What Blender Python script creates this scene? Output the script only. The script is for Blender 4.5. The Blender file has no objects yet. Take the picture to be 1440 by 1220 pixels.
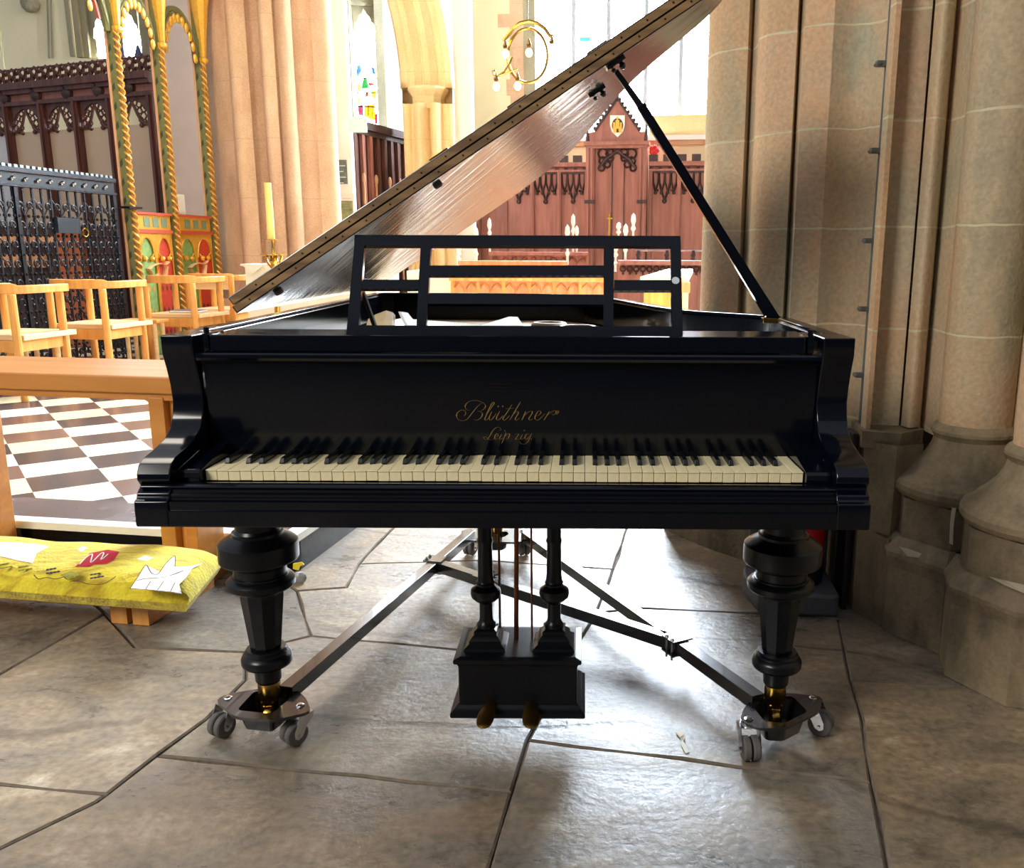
# Old grand piano in a church: every object is built here from measured points of the photograph
EW = 46.0      # daylight in the great window
WS = .55
EXPO = 0.0
LIGHTS = [
 ('chancel_fill', (-3.0, 6.0, 5.5), (-3.4, 7.5, .8), 2.5, 2.5, 170, (1, .90, .76)),  # unseen warm fill, added over the chairs on the left
 ('nave_fill', (-4.2, -2.0, 4.2), (.9, 2.8, .9), 2.0, 2.0, 330, (1, .95, .86)),  # unseen fill, added to lift the right-hand pier
]
SPOTP = 70000  # power of the added spot over the chancel floor
import bpy, bmesh, math, random
from mathutils import Vector, Matrix
PI = math.pi
rnd = random.Random(7)
scn = bpy.context.scene
col = scn.collection

# ------------------------------------------------------------------ camera
F, PX, PY, H = 1222.0, 820.0, 610.0, 1.205
PIT = math.atan(258 / 1222.0)
ROLL = math.radians(.26)
cam = bpy.data.objects.new('camera', bpy.data.cameras.new('camera'))
col.objects.link(cam)
scn.camera = cam
cam.data.sensor_width = 36
cam.data.lens = 36 * F / 1440
cam.data.shift_x = (720 - PX) / 1440.0
cam.data.clip_start = .05
cam.location = (0, 0, H)
cam.rotation_euler = (Matrix.Rotation(PI / 2 - PIT, 3, 'X') @ Matrix.Rotation(ROLL, 3, 'Z')).to_euler()

def ray(u, v):
    a = (u - PX) / F; b = (PY - v) / F
    a, b = a * math.cos(ROLL) - b * math.sin(ROLL), a * math.sin(ROLL) + b * math.cos(ROLL)
    return Vector((a, math.cos(PIT) + b * math.sin(PIT), -math.sin(PIT) + b * math.cos(PIT)))
CAM = Vector((0, 0, H))
def at(u, v, Y):                       # measured point of the photo at distance Y
    r = ray(u, v); return CAM + r * (Y / r.y)
def atz(u, v, Z=0.0):                  # measured point of the photo at height Z
    r = ray(u, v); return CAM + r * ((Z - H) / r.z)
# the church's own axes: origin at the chancel step's corner, turned 9 degrees
TH = math.radians(9)
C0 = Vector((-1.08, 3.10, 0)); E1 = Vector((math.cos(TH), -math.sin(TH), 0)); E2 = Vector((math.sin(TH), math.cos(TH), 0))
def ch(a, b, z=0.0): return C0 + E1 * a + E2 * b + Vector((0, 0, z))
def pb(u, v, b):                       # (a, z) on the plane b = const
    r = ray(u, v); t = (b + (C0 - CAM).dot(E2)) / r.dot(E2); p = CAM + r * t
    return ((p - C0).dot(E1), p.z)
def pa(u, v, a):                       # (b, z) on the plane a = const
    r = ray(u, v); t = (a + (C0 - CAM).dot(E1)) / r.dot(E1); p = CAM + r * t
    return ((p - C0).dot(E2), p.z)
CHM = Matrix(((E1.x, E2.x, 0, C0.x), (E1.y, E2.y, 0, C0.y), (0, 0, 1, 0), (0, 0, 0, 1)))

# ------------------------------------------------------------------ materials
def newmat(name):
    m = bpy.data.materials.new(name); m.use_nodes = True
    nt = m.node_tree; b = nt.nodes['Principled BSDF']
    return m, nt, b
def rgb(*c):                           # sRGB 0-255 to linear
    return tuple(((x / 255) / 12.92 if x / 255 <= .04045 else ((x / 255 + .055) / 1.055) ** 2.4) for x in c) + (1,)
def mat(name, c, rough=.5, metal=0, spec=.5, noise=0, nscale=20, bump=0, bscale=60, coat=0, emit=None, es=0, stretch=None, alpha=1, trans=0, rn=0):
    m, nt, b = newmat(name)
    c4 = rgb(*c)
    b.inputs['Base Color'].default_value = c4
    b.inputs['Roughness'].default_value = rough
    b.inputs['Metallic'].default_value = metal
    b.inputs['Specular IOR Level'].default_value = spec
    b.inputs['Coat Weight'].default_value = coat
    b.inputs['Transmission Weight'].default_value = trans
    if emit: b.inputs['Emission Color'].default_value = rgb(*emit); b.inputs['Emission Strength'].default_value = es
    tc = nt.nodes.new('ShaderNodeTexCoord'); mp = nt.nodes.new('ShaderNodeMapping')
    nt.links.new(tc.outputs['Object'], mp.inputs['Vector'])
    if stretch: mp.inputs['Scale'].default_value = stretch
    n = nt.nodes.new('ShaderNodeTexNoise'); n.inputs['Scale'].default_value = nscale; n.inputs['Detail'].default_value = 5
    nt.links.new(mp.outputs[0], n.inputs['Vector'])
    if noise:
        r = nt.nodes.new('ShaderNodeValToRGB')
        r.color_ramp.elements[0].position = .3; r.color_ramp.elements[1].position = .7
        r.color_ramp.elements[0].color = tuple(x * (1 - noise) for x in c4[:3]) + (1,)
        r.color_ramp.elements[1].color = tuple(min(1, x * (1 + noise)) for x in c4[:3]) + (1,)
        nt.links.new(n.outputs['Fac'], r.inputs[0]); nt.links.new(r.outputs[0], b.inputs['Base Color'])
    if rn:
        mr = nt.nodes.new('ShaderNodeMapRange'); mr.inputs[1].default_value = .3; mr.inputs[2].default_value = .7
        mr.inputs[3].default_value = max(.02, rough - rn); mr.inputs[4].default_value = rough + rn
        nt.links.new(n.outputs['Fac'], mr.inputs[0]); nt.links.new(mr.outputs[0], b.inputs['Roughness'])
    if bump:
        n2 = nt.nodes.new('ShaderNodeTexNoise'); n2.inputs['Scale'].default_value = bscale; n2.inputs['Detail'].default_value = 4
        nt.links.new(mp.outputs[0], n2.inputs['Vector'])
        bp = nt.nodes.new('ShaderNodeBump'); bp.inputs['Strength'].default_value = bump; bp.inputs['Distance'].default_value = .01
        nt.links.new(n2.outputs['Fac'], bp.inputs['Height']); nt.links.new(bp.outputs[0], b.inputs['Normal'])
    return m

def stone(name, cols, course=None, mortar=(190, 180, 155), rough=.85, scale=3.0, bump=.35, offs=0.0, mw=.0065):
    """blotched sandstone; 'tint' colour attribute holds each block's own colour shift"""
    m, nt, b = newmat(name)
    N = nt.nodes.new; L = nt.links.new
    tc = N('ShaderNodeTexCoord'); ge = N('ShaderNodeNewGeometry')
    n = N('ShaderNodeTexNoise'); n.inputs['Scale'].default_value = scale; n.inputs['Detail'].default_value = 6; n.inputs['Roughness'].default_value = .6
    mp = N('ShaderNodeMapping'); mp.inputs['Scale'].default_value = (1, 1, .45); L(ge.outputs['Position'], mp.inputs['Vector']); L(mp.outputs[0], n.inputs['Vector'])
    r = N('ShaderNodeValToRGB'); e = r.color_ramp.elements
    k = len(cols)
    e[0].position = .28; e[0].color = rgb(*cols[0]); e[1].position = .72; e[1].color = rgb(*cols[-1])
    for i in range(1, k - 1):
        x = e.new(.28 + .44 * i / (k - 1)); x.color = rgb(*cols[i])
    L(n.outputs['Fac'], r.inputs[0])
    at_ = N('ShaderNodeAttribute'); at_.attribute_name = 'tint'
    mx = N('ShaderNodeMix'); mx.data_type = 'RGBA'; mx.blend_type = 'MULTIPLY'; mx.inputs[0].default_value = 1
    L(r.outputs[0], mx.inputs[6]); L(at_.outputs['Color'], mx.inputs[7])
    out = mx.outputs[2]
    # speckle
    n3 = N('ShaderNodeTexNoise'); n3.inputs['Scale'].default_value = 70; n3.inputs['Detail'].default_value = 3; L(ge.outputs['Position'], n3.inputs['Vector'])
    r3 = N('ShaderNodeMapRange'); r3.inputs[1].default_value = .3; r3.inputs[2].default_value = .7; r3.inputs[3].default_value = .88; r3.inputs[4].default_value = 1.1
    L(n3.outputs['Fac'], r3.inputs[0])
    m3 = N('ShaderNodeMix'); m3.data_type = 'RGBA'; m3.blend_type = 'MULTIPLY'; m3.inputs[0].default_value = 1
    L(out, m3.inputs[6]); L(r3.outputs[0], m3.inputs[7]); out = m3.outputs[2]
    hgt = n3.outputs['Fac']
    if course:
        sp = N('ShaderNodeSeparateXYZ'); L(ge.outputs['Position'], sp.inputs[0])
        wn = N('ShaderNodeTexNoise'); wn.inputs['Scale'].default_value = 9; L(ge.outputs['Position'], wn.inputs['Vector'])
        a1 = N('ShaderNodeMath'); a1.operation = 'MULTIPLY_ADD'; a1.inputs[1].default_value = .016; L(wn.outputs['Fac'], a1.inputs[0]); L(sp.outputs['Z'], a1.inputs[2])
        a2 = N('ShaderNodeMath'); a2.operation = 'ADD'; a2.inputs[1].default_value = offs; L(a1.outputs[0], a2.inputs[0])
        a3 = N('ShaderNodeMath'); a3.operation = 'PINGPONG'; a3.inputs[1].default_value = course / 2; L(a2.outputs[0], a3.inputs[0])
        wn2 = N('ShaderNodeTexNoise'); wn2.inputs['Scale'].default_value = 14; L(ge.outputs['Position'], wn2.inputs['Vector'])
        a5 = N('ShaderNodeMath'); a5.operation = 'MULTIPLY'; a5.inputs[1].default_value = mw; L(wn2.outputs['Fac'], a5.inputs[0])
        a4 = N('ShaderNodeMath'); a4.operation = 'LESS_THAN'; L(a3.outputs[0], a4.inputs[0]); L(a5.outputs[0], a4.inputs[1])
        m4 = N('ShaderNodeMix'); m4.data_type = 'RGBA'; L(a4.outputs[0], m4.inputs[0]); L(out, m4.inputs[6]); m4.inputs[7].default_value = rgb(*mortar)
        out = m4.outputs[2]
    L(out, b.inputs['Base Color'])
    b.inputs['Roughness'].default_value = rough; b.inputs['Specular IOR Level'].default_value = .3
    bp = N('ShaderNodeBump'); bp.inputs['Strength'].default_value = bump; bp.inputs['Distance'].default_value = .008
    ad = N('ShaderNodeMath'); ad.operation = 'MULTIPLY_ADD'; ad.inputs[1].default_value = 2.5; L(n.outputs['Fac'], ad.inputs[0]); L(hgt, ad.inputs[2])
    L(ad.outputs[0], bp.inputs['Height']); L(bp.outputs[0], b.inputs['Normal'])
    return m

def wood(name, c1, c2, rough=.35, scale=6, axis=0, bump=.08, spec=.5):
    m, nt, b = newmat(name); N = nt.nodes.new; L = nt.links.new
    tc = N('ShaderNodeTexCoord'); mp = N('ShaderNodeMapping'); s = [scale * 4] * 3; s[axis] = scale * .35
    mp.inputs['Scale'].default_value = s; L(tc.outputs['Object'], mp.inputs['Vector'])
    n = N('ShaderNodeTexNoise'); n.inputs['Scale'].default_value = 1; n.inputs['Detail'].default_value = 5; n.inputs['Distortion'].default_value = .6
    L(mp.outputs[0], n.inputs['Vector'])
    r = N('ShaderNodeValToRGB'); r.color_ramp.elements[0].position = .32; r.color_ramp.elements[1].position = .68
    r.color_ramp.elements[0].color = rgb(*c1); r.color_ramp.elements[1].color = rgb(*c2)
    L(n.outputs['Fac'], r.inputs[0]); L(r.outputs[0], b.inputs['Base Color'])
    b.inputs['Roughness'].default_value = rough; b.inputs['Specular IOR Level'].default_value = spec
    bp = N('ShaderNodeBump'); bp.inputs['Strength'].default_value = bump; bp.inputs['Distance'].default_value = .005
    L(n.outputs['Fac'], bp.inputs['Height']); L(bp.outputs[0], b.inputs['Normal'])
    return m

MT = {}
MT['lacquer'] = mat('black_lacquer', (3, 7, 16), rough=.12, spec=.32, bump=.01, bscale=7)
MT['lacquer_lid'] = mat('black_lid_lacquer', (9, 12, 18), rough=.27, spec=1.0, coat=.6)
def lidmat():
    # hand-polished lacquer: faint diagonal polishing ripples
    m, nt, b = newmat('black_lid_lacquer'); N = nt.nodes.new; L = nt.links.new
    b.inputs['Base Color'].default_value = rgb(8, 12, 20); b.inputs['Roughness'].default_value = .16; b.inputs['IOR'].default_value = 2.0; b.inputs['Coat Weight'].default_value = .0
    tc = N('ShaderNodeTexCoord'); cx = N('ShaderNodeCombineXYZ')
    for k, (v, s) in enumerate((((.5, .8, .3), 16), ((.8, -.5, .5), 1.2))):
        d = N('ShaderNodeVectorMath'); d.operation = 'DOT_PRODUCT'; L(tc.outputs['Object'], d.inputs[0]); d.inputs[1].default_value = v
        q = N('ShaderNodeMath'); q.operation = 'MULTIPLY'; q.inputs[1].default_value = s; L(d.outputs['Value'], q.inputs[0]); L(q.outputs[0], cx.inputs[k])
    n = N('ShaderNodeTexNoise'); n.inputs['Scale'].default_value = 1; n.inputs['Detail'].default_value = 3; L(cx.outputs[0], n.inputs[0])
    bp = N('ShaderNodeBump'); bp.inputs['Strength'].default_value = 1; bp.inputs['Distance'].default_value = .0028; L(n.outputs['Fac'], bp.inputs['Height']); L(bp.outputs[0], b.inputs['Normal'])
    return m
MT['lid_under'] = lidmat()
MT['satin'] = mat('black_satin', (7, 10, 15), rough=.30, spec=.36, bump=.03, bscale=40)
MT['ivory'] = mat('ivory', (240, 226, 182), rough=.3, noise=.07, nscale=60, spec=.4)
MT['ebony'] = mat('ebony', (14, 16, 17), rough=.28)
MT['brass'] = mat('brass', (190, 150, 70), rough=.22, metal=1, bump=.05)
MT['dullbrass'] = mat('dull_brass', (120, 88, 45), rough=.35, metal=1, noise=.2)
MT['gilt'] = mat('gilt_letters', (176, 142, 84), rough=.35, metal=.6)
MT['hinge'] = wood('hinge_wood', (100, 75, 48), (148, 116, 76), rough=.4, axis=0, scale=9)
MT['screw'] = mat('screw', (40, 32, 26), rough=.4, metal=.6)
MT['chrome'] = mat('chrome', (200, 200, 205), rough=.15, metal=1)
MT['rubber'] = mat('grey_rubber', (92, 88, 84), rough=.6, noise=.1)
MT['steel_black'] = mat('black_steel', (14, 15, 18), rough=.24, spec=.8, coat=.5, bump=.01)
MT['plate'] = mat('cast_plate', (150, 124, 92), rough=.5, metal=.3, noise=.06)
MT['soundboard'] = wood('soundboard', (170, 122, 70), (196, 150, 96), rough=.4)
MT['string'] = mat('string', (200, 196, 190), rough=.3, metal=.8)
MT['copper'] = mat('copper_rod', (120, 66, 40), rough=.35, metal=.8)
MT['felt'] = mat('felt', (40, 40, 44), rough=.9)
MT['paper'] = mat('paper', (238, 236, 226), rough=.7)
MT['buff'] = mat('buff_paper', (214, 190, 150), rough=.7, noise=.06)
MT['sticker'] = mat('sticker', (190, 205, 208), rough=.5)
MT['pine'] = wood('light_oak', (212, 142, 66), (236, 172, 92), rough=.36, axis=2, scale=5)
MT['oak'] = wood('rail_oak', (176, 112, 50), (204, 138, 70), rough=.3, axis=0, scale=4)
MT['seat'] = wood('pale_seat', (226, 186, 130), (244, 212, 164), rough=.4, axis=0, scale=5)
MT['darkwood'] = wood('dark_carved_oak', (66, 34, 26), (104, 58, 46), rough=.45, axis=2, scale=4)
MT['redwood'] = wood('reredos_oak', (140, 84, 70), (170, 108, 92), rough=.5, axis=2, scale=4)
MT['stallwood'] = wood('stall_oak', (206, 132, 84), (232, 166, 112), rough=.4, axis=2, scale=4)
MT['blackoak'] = wood('black_oak', (44, 26, 24), (72, 44, 40), rough=.5, axis=2, scale=4)
MT['iron'] = mat('wrought_iron', (26, 26, 29), rough=.3, metal=.5, bump=.15, bscale=80)
MT['cream'] = mat('cream_plaster', (238, 226, 186), rough=.9, noise=.03, nscale=2)
MT['white'] = mat('white_plaster', (246, 243, 234), rough=.9, noise=.02, nscale=2)
MT['grey'] = mat('grey_plaster', (206, 202, 194), rough=.9, noise=.03, nscale=2)
MT['gold'] = mat('gold_paint', (226, 170, 62), rough=.35, metal=.35, noise=.12, nscale=30)
MT['green'] = mat('green_paint', (112, 110, 62), rough=.5, noise=.15, nscale=25)
MT['leafgreen'] = mat('green_panel', (128, 164, 92), rough=.55, noise=.2, nscale=22)
MT['red'] = mat('red_panel', (200, 62, 38), rough=.5, noise=.15, nscale=22)
MT['redrail'] = mat('red_rail', (186, 74, 46), rough=.45, noise=.1)
MT['pinkedge'] = mat('pink_edge', (214, 160, 118), rough=.5)
MT['cloth'] = mat('altar_cloth', (240, 228, 206), rough=.9, bump=.1, bscale=30)
MT['candle'] = mat('candle_wax', (240, 212, 120), rough=.5)
MT['poppy'] = mat('poppy_red', (206, 36, 40), rough=.6)
MT['exting'] = mat('extinguisher_red', (200, 16, 26), rough=.25, coat=.5)
MT['greyplastic'] = mat('grey_plastic', (88, 88, 92), rough=.5, noise=.05)
MT['blackplastic'] = mat('black_plastic', (14, 14, 16), rough=.5)
MT['pipe'] = mat('pipe_paint', (84, 88, 86), rough=.5, noise=.1)
# ------------------------------------------------------------------ mesh building
class MB:
    def __init__(s): s.v = []; s.f = []; s.mi = []; s.sm = []; s.tc = []
    def add(s, vs, fs, mi=0, smooth=False, tint=None):
        o = len(s.v); s.v += [Vector(p) for p in vs]
        for f in fs:
            s.f.append([o + i for i in f]); s.mi.append(mi); s.sm.append(smooth); s.tc.append(tint or (1, 1, 1))
        return s
    def box(s, x0, x1, y0, y1, z0, z1, mi=0, fn=None, bev=0, tint=None):
        if bev:
            bm = bmesh.new(); bmesh.ops.create_cube(bm, size=1)
            for v in bm.verts: v.co = Vector(((x0 + x1) / 2 + v.co.x * (x1 - x0), (y0 + y1) / 2 + v.co.y * (y1 - y0), (z0 + z1) / 2 + v.co.z * (z1 - z0)))
            bmesh.ops.bevel(bm, geom=bm.edges[:], offset=bev, segments=2, affect='EDGES', profile=.6)
            bm.verts.index_update(); vs = [v.co.copy() for v in bm.verts]; fs = [[v.index for v in f.verts] for f in bm.faces]; bm.free()
        else:
            vs = [Vector(p) for p in ((x0, y0, z0), (x1, y0, z0), (x1, y1, z0), (x0, y1, z0), (x0, y0, z1), (x1, y0, z1), (x1, y1, z1), (x0, y1, z1))]
            fs = [(0, 3, 2, 1), (4, 5, 6, 7), (0, 1, 5, 4), (1, 2, 6, 5), (2, 3, 7, 6), (3, 0, 4, 7)]
        if fn: vs = [fn(p) for p in vs]
        return s.add(vs, fs, mi, tint=tint)
    def hexa(s, b4, t4, mi=0):        # bottom quad, top quad (same order)
        return s.add(list(b4) + list(t4), [(3, 2, 1, 0), (4, 5, 6, 7), (0, 1, 5, 4), (1, 2, 6, 5), (2, 3, 7, 6), (3, 0, 4, 7)], mi)
    def prism(s, pts, d, mi=0, fn=None, tint=None, smooth=False):    # closed 3-D polygon swept by vector d
        d = Vector(d); n = len(pts); p = [Vector(q) for q in pts]; vs = p + [q + d for q in p]
        if fn: vs = [fn(q) for q in vs]
        s.add(vs, [list(range(n))[::-1], list(range(n, 2 * n))], mi, tint=tint)
        o = len(s.v) - 2 * n
        for i in range(n):
            j = (i + 1) % n; s.f.append([o + i, o + j, o + n + j, o + n + i]); s.mi.append(mi); s.sm.append(smooth); s.tc.append(tint or (1, 1, 1))
        return s
    def lathe(s, prof, c=(0, 0, 0), seg=24, mi=0, axis='z', a0=0, a1=2 * PI, smooth=True, fn=None, cap=True):
        full = abs(a1 - a0 - 2 * PI) < 1e-6; n = seg if full else seg + 1; vs = []
        for r, z in prof:
            for i in range(n):
                a = a0 + (a1 - a0) * i / seg
                p = (r * math.cos(a), r * math.sin(a), z)
                if axis == 'x': p = (z, p[0], p[1])
                if axis == 'y': p = (p[0], z, p[1])
                vs.append(Vector(p) + Vector(c))
        if fn: vs = [fn(p) for p in vs]
        fs = []
        for k in range(len(prof) - 1):
            for i in range(n if full else n - 1):
                j = (i + 1) % n; fs.append((k * n + i, k * n + j, (k + 1) * n + j, (k + 1) * n + i))
        s.add(vs, fs, mi, smooth)
        if full and cap:
            o = len(s.v) - len(vs)
            if prof[0][0] > 1e-5: s.f.append([o + i for i in range(n)][::-1]); s.mi.append(mi); s.sm.append(False); s.tc.append((1, 1, 1))
            if prof[-1][0] > 1e-5: s.f.append([o + (len(prof) - 1) * n + i for i in range(n)]); s.mi.append(mi); s.sm.append(False); s.tc.append((1, 1, 1))
        return s
    def tube(s, path, r, seg=8, mi=0, closed=False, smooth=True, flat=1.0, roll=0):
        P = [Vector(p) for p in path]; n = len(P)
        if n < 2: return s
        rs = r if isinstance(r, (list, tuple)) else [r] * n
        vs = []; up = None
        for i in range(n):
            t = (P[(i + 1) % n] - P[i - 1]) if closed else (P[min(i + 1, n - 1)] - P[max(i - 1, 0)])
            if t.length < 1e-9: t = Vector((0, 0, 1))
            t.normalize()
            if up is None: up = Vector((0, 0, 1)) if abs(t.z) < .9 else Vector((0, 1, 0))
            x = t.cross(up)
            if x.length < 1e-6: x = t.orthogonal()
            x.normalize(); y = x.cross(t).normalized(); up = y
            for k in range(seg):
                a = 2 * PI * k / seg + roll
                vs.append(P[i] + x * (rs[i] * math.cos(a)) + y * (rs[i] * flat * math.sin(a)))
        fs = []
        for i in range(n if closed else n - 1):
            j = (i + 1) % n
            for k in range(seg):
                l = (k + 1) % seg; fs.append((i * seg + k, i * seg + l, j * seg + l, j * seg + k))
        if not closed: fs += [list(range(seg))[::-1], [(n - 1) * seg + k for k in range(seg)]]
        return s.add(vs, fs, mi, smooth)
    def ball(s, c, r, seg=10, mi=0, sc=(1, 1, 1)):
        pr = [(max(1e-6, math.sin(PI * k / 6)) * r, -math.cos(PI * k / 6) * r) for k in range(7)]
        return s.lathe(pr, (0, 0, 0), seg, mi, fn=lambda p: Vector((c[0] + p.x * sc[0], c[1] + p.y * sc[1], c[2] + p.z * sc[2])), cap=False)
    def map(s, fn): s.v = [fn(p) for p in s.v]; return s

WM = {}
def mesh(name, mb, mats, parent=None, local=False):
    if not isinstance(mats, (list, tuple)): mats = [mats]
    me = bpy.data.meshes.new(name)
    vs = mb.v
    if parent is not None and not local:
        inv = WM[parent.name].inverted(); vs = [inv @ p for p in vs]
    org = Vector((0, 0, 0))
    if parent is None and vs:          # a thing that is one mesh: origin at its base
        xs = [p.x for p in vs]; ys = [p.y for p in vs]; zs = [p.z for p in vs]
        org = Vector(((min(xs) + max(xs)) / 2, (min(ys) + max(ys)) / 2, min(zs))); vs = [p - org for p in vs]
    me.from_pydata([tuple(p) for p in vs], [], mb.f)
    for m in mats: me.materials.append(MT[m] if isinstance(m, str) else m)
    me.polygons.foreach_set('material_index', mb.mi); me.polygons.foreach_set('use_smooth', mb.sm)
    if True:
        ca = me.color_attributes.new('tint', 'FLOAT_COLOR', 'CORNER'); k = 0; buf = []
        for p, t in zip(me.polygons, mb.tc):
            for _ in range(p.loop_total): buf += [t[0], t[1], t[2], 1.0]
        ca.data.foreach_set('color', buf)
    bm = bmesh.new(); bm.from_mesh(me); bmesh.ops.recalc_face_normals(bm, faces=bm.faces[:]); bm.to_mesh(me); bm.free()
    me.update()
    if any(mb.sm): me.set_sharp_from_angle(angle=math.radians(27))
    o = bpy.data.objects.new(name, me); col.objects.link(o); o.location = org
    if parent is not None:
        o.parent = parent; WM[o.name] = WM[parent.name].copy()
    else: WM[o.name] = Matrix.Translation(org)
    return o
def tag(o, label=None, cat=None, group=None, kind=None):
    if label: o['label'] = label
    if cat: o['category'] = cat
    if group: o['group'] = group
    if kind: o['kind'] = kind
    return o
def thing(name, label, cat, loc=(0, 0, 0), rz=0, group=None):
    o = bpy.data.objects.new(name, None); col.objects.link(o); o.empty_display_size = .1
    o.location = loc; o.rotation_euler = (0, 0, rz)
    WM[o.name] = Matrix.Translation(Vector(loc)) @ Matrix.Rotation(rz, 4, 'Z')
    return tag(o, label, cat, group)
def struct(o): o['kind'] = 'structure'; return o
def copy_tree(o, parent=None):
    c = o.copy(); col.objects.link(c)
    if parent: c.parent = parent
    for chd in [x for x in bpy.data.objects if x.parent == o]: copy_tree(chd, c)
    return c
def bevel(o, w=.002, seg=2):
    m = o.modifiers.new('bevel', 'BEVEL'); m.width = w; m.segments = seg; m.limit_method = 'ANGLE'; m.angle_limit = math.radians(40)
    return o
def cat_rom(pts, n=8, closed=False):
    P = [Vector(p) if len(p) == 3 else Vector((p[0], p[1], 0)) for p in pts]; out = []; m = len(P)
    rng = range(m) if closed else range(m - 1)
    for i in rng:
        p0, p1, p2, p3 = (P[(i - 1) % m], P[i], P[(i + 1) % m], P[(i + 2) % m]) if closed else (P[max(i - 1, 0)], P[i], P[i + 1], P[min(i + 2, m - 1)])
        for k in range(n):
            t = k / n
            out.append(.5 * ((2 * p1) + (-p0 + p2) * t + (2 * p0 - 5 * p1 + 4 * p2 - p3) * t * t + (-p0 + 3 * p1 - 3 * p2 + p3) * t ** 3))
    if not closed: out.append(P[-1])
    return out
def arcpts(cx, cy, r, a0, a1, n): return [(cx + r * math.cos(a0 + (a1 - a0) * i / n), cy + r * math.sin(a0 + (a1 - a0) * i / n)) for i in range(n + 1)]
def chp(p): return C0 + E1 * p.x + E2 * p.y + Vector((0, 0, p.z))     # church coordinates to world
# ------------------------------------------------------------------ THE PIANO
XL, XR, XC = -.884, .568, -.158
piano = thing('grand_piano', 'black lacquered grand piano with open lid, gold lettering above yellowed keys and turned legs', 'piano', (XC, 1.66, 0))
P = piano
outl = cat_rom([(XR, 2.10), (XR, 2.30), (.563, 2.42), (.525, 2.51), (.45, 2.585), (.346, 2.69), (.27, 2.86), (.21, 3.07), (.13, 3.33), (.03, 3.54), (-.14, 3.665), (-.36, 3.70), (-.60, 3.71), (-.80, 3.705)], 6)
outl = [Vector((XR, 1.918, 0))] + outl + [Vector((-.862, 3.69, 0)), Vector((XL, 3.65, 0)), Vector((XL, 2.6, 0)), Vector((XL, 1.918, 0))]
def offset(poly, d):
    res = []
    for i, p in enumerate(poly):
        a = poly[max(i - 1, 0)]; b = poly[min(i + 1, len(poly) - 1)]
        t = (b - a).normalized(); n = Vector((-t.y, t.x, 0)); res.append(p + n * d)
    return res
def wall(mb, poly, d0, d1, z0, z1):
    A = offset(poly, d0); B = offset(poly, d1); n = len(poly)
    vs = [Vector((p.x, p.y, z)) for q, z in ((A, z0), (A, z1), (B, z1), (B, z0)) for p in q]
    fs = []
    for k in range(4):
        l = (k + 1) % 4
        for i in range(n - 1): fs.append((k * n + i, k * n + i + 1, l * n + i + 1, l * n + i))
    fs += [(0, n, 2 * n, 3 * n), (n - 1, 2 * n - 1, 3 * n - 1, 4 * n - 1)]
    mb.add(vs, fs)
mb = MB(); wall(mb, outl, 0, .038, .70, 1.018); wall(mb, outl, .003, .035, 1.018, 1.028)
rim = bevel(mesh('rim', mb, 'lacquer', P), .003)
mb = MB(); ins = offset(outl, .03)
mb.prism([(p.x, p.y, .70) for p in ins], (0, 0, .03)); mesh('bottom_board', mb, 'satin', P)
ins = offset(outl, .04)
mb = MB(); mb.prism([(p.x, p.y, .875) for p in ins], (0, 0, .01)); mesh('soundboard', mb, 'soundboard', P)
# cast frame: tail plate with round bosses, tuning pins
mb = MB()
pl = [p for p in offset(outl, .055) if p.y > 2.0]
mb.prism([(p.x, p.y, .908) for p in pl], (0, 0, .012))
mb.box(-.80, .48, 2.03, 2.16, .920, .955)
frame = mesh('iron_frame', mb, 'plate', P)
for (x, y, r) in [(-.02, 3.16, .075), (.04, 2.98, .06), (-.13, 3.32, .07), (.12, 2.80, .05), (.10, 3.10, .045)]:
    b = MB(); b.lathe([(r, .919), (r, .930), (r * .86, .938), (r * .7, .938), (r * .62, .926), (1e-4, .926)], (x, y, 0), 20); tag(mesh('frame_boss', b, 'plate', frame), 'round pale boss on the iron frame')
pins = MB()
for i in range(60):
    for j in range(3):
        x = -.77 + i * .0205; y = 2.055 + j * .035 + (i % 2) * .012
        pins.lathe([(.0035, .955), (.0035, .985)], (x, y, 0), 5)
mesh('tuning_pins', pins, 'chrome', P)['kind'] = 'stuff'
st = MB()
for i in range(88):
    f = i / 87; x0 = -.77 + f * 1.23; x1 = -.74 + f * .70 ; y1 = 3.55 - f * .55 if f < .55 else 3.25 - (f - .55) * 1.6
    st.tube([(x0, 2.17, .962), (x1 if f < .5 else -.74 + .35 + (f - .5) * 1.5, y1, .932)], .0013, 4)
s_ = mesh('strings', st, 'string', P); s_['kind'] = 'stuff'
b = MB(); b.box(-.78, .44, 2.36, 2.385, .945, .970); b.box(-.78, .44, 2.385, 2.39, .94, .968); mesh('damper_rail', b, 'felt', P)

# arms at both ends of the keyboard (side profile swept across their width)
prof = [(1.815, 1.028), (1.816, .99), (1.829, .955), (1.839, .92), (1.843, .885), (1.836, .855), (1.820, .830), (1.79, .812), (1.745, .802), (1.700, .795), (1.676, .785), (1.665, .768), (1.664, .756), (1.672, .747), (1.674, .742),
        (1.668, .737), (1.658, .732), (1.655, .722), (1.644, .718), (1.643, .70), (1.643, .667), (1.92, .667), (1.92, 1.028)]
for x0, x1, xi in ((XL, XL + .066, 1), (XR - .066, XR, -1)):
    b = MB(); b.prism([(x0, y, z) for y, z in prof], (x1 - x0, 0, 0), smooth=True)
    o = bevel(mesh('arm', b, 'lacquer', P), .0025); o.data.polygons.foreach_set('use_smooth', [True] * len(o.data.polygons))
    for e in [o.modifiers.new('wn', 'WEIGHTED_NORMAL')]: e.keep_sharp = True
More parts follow.
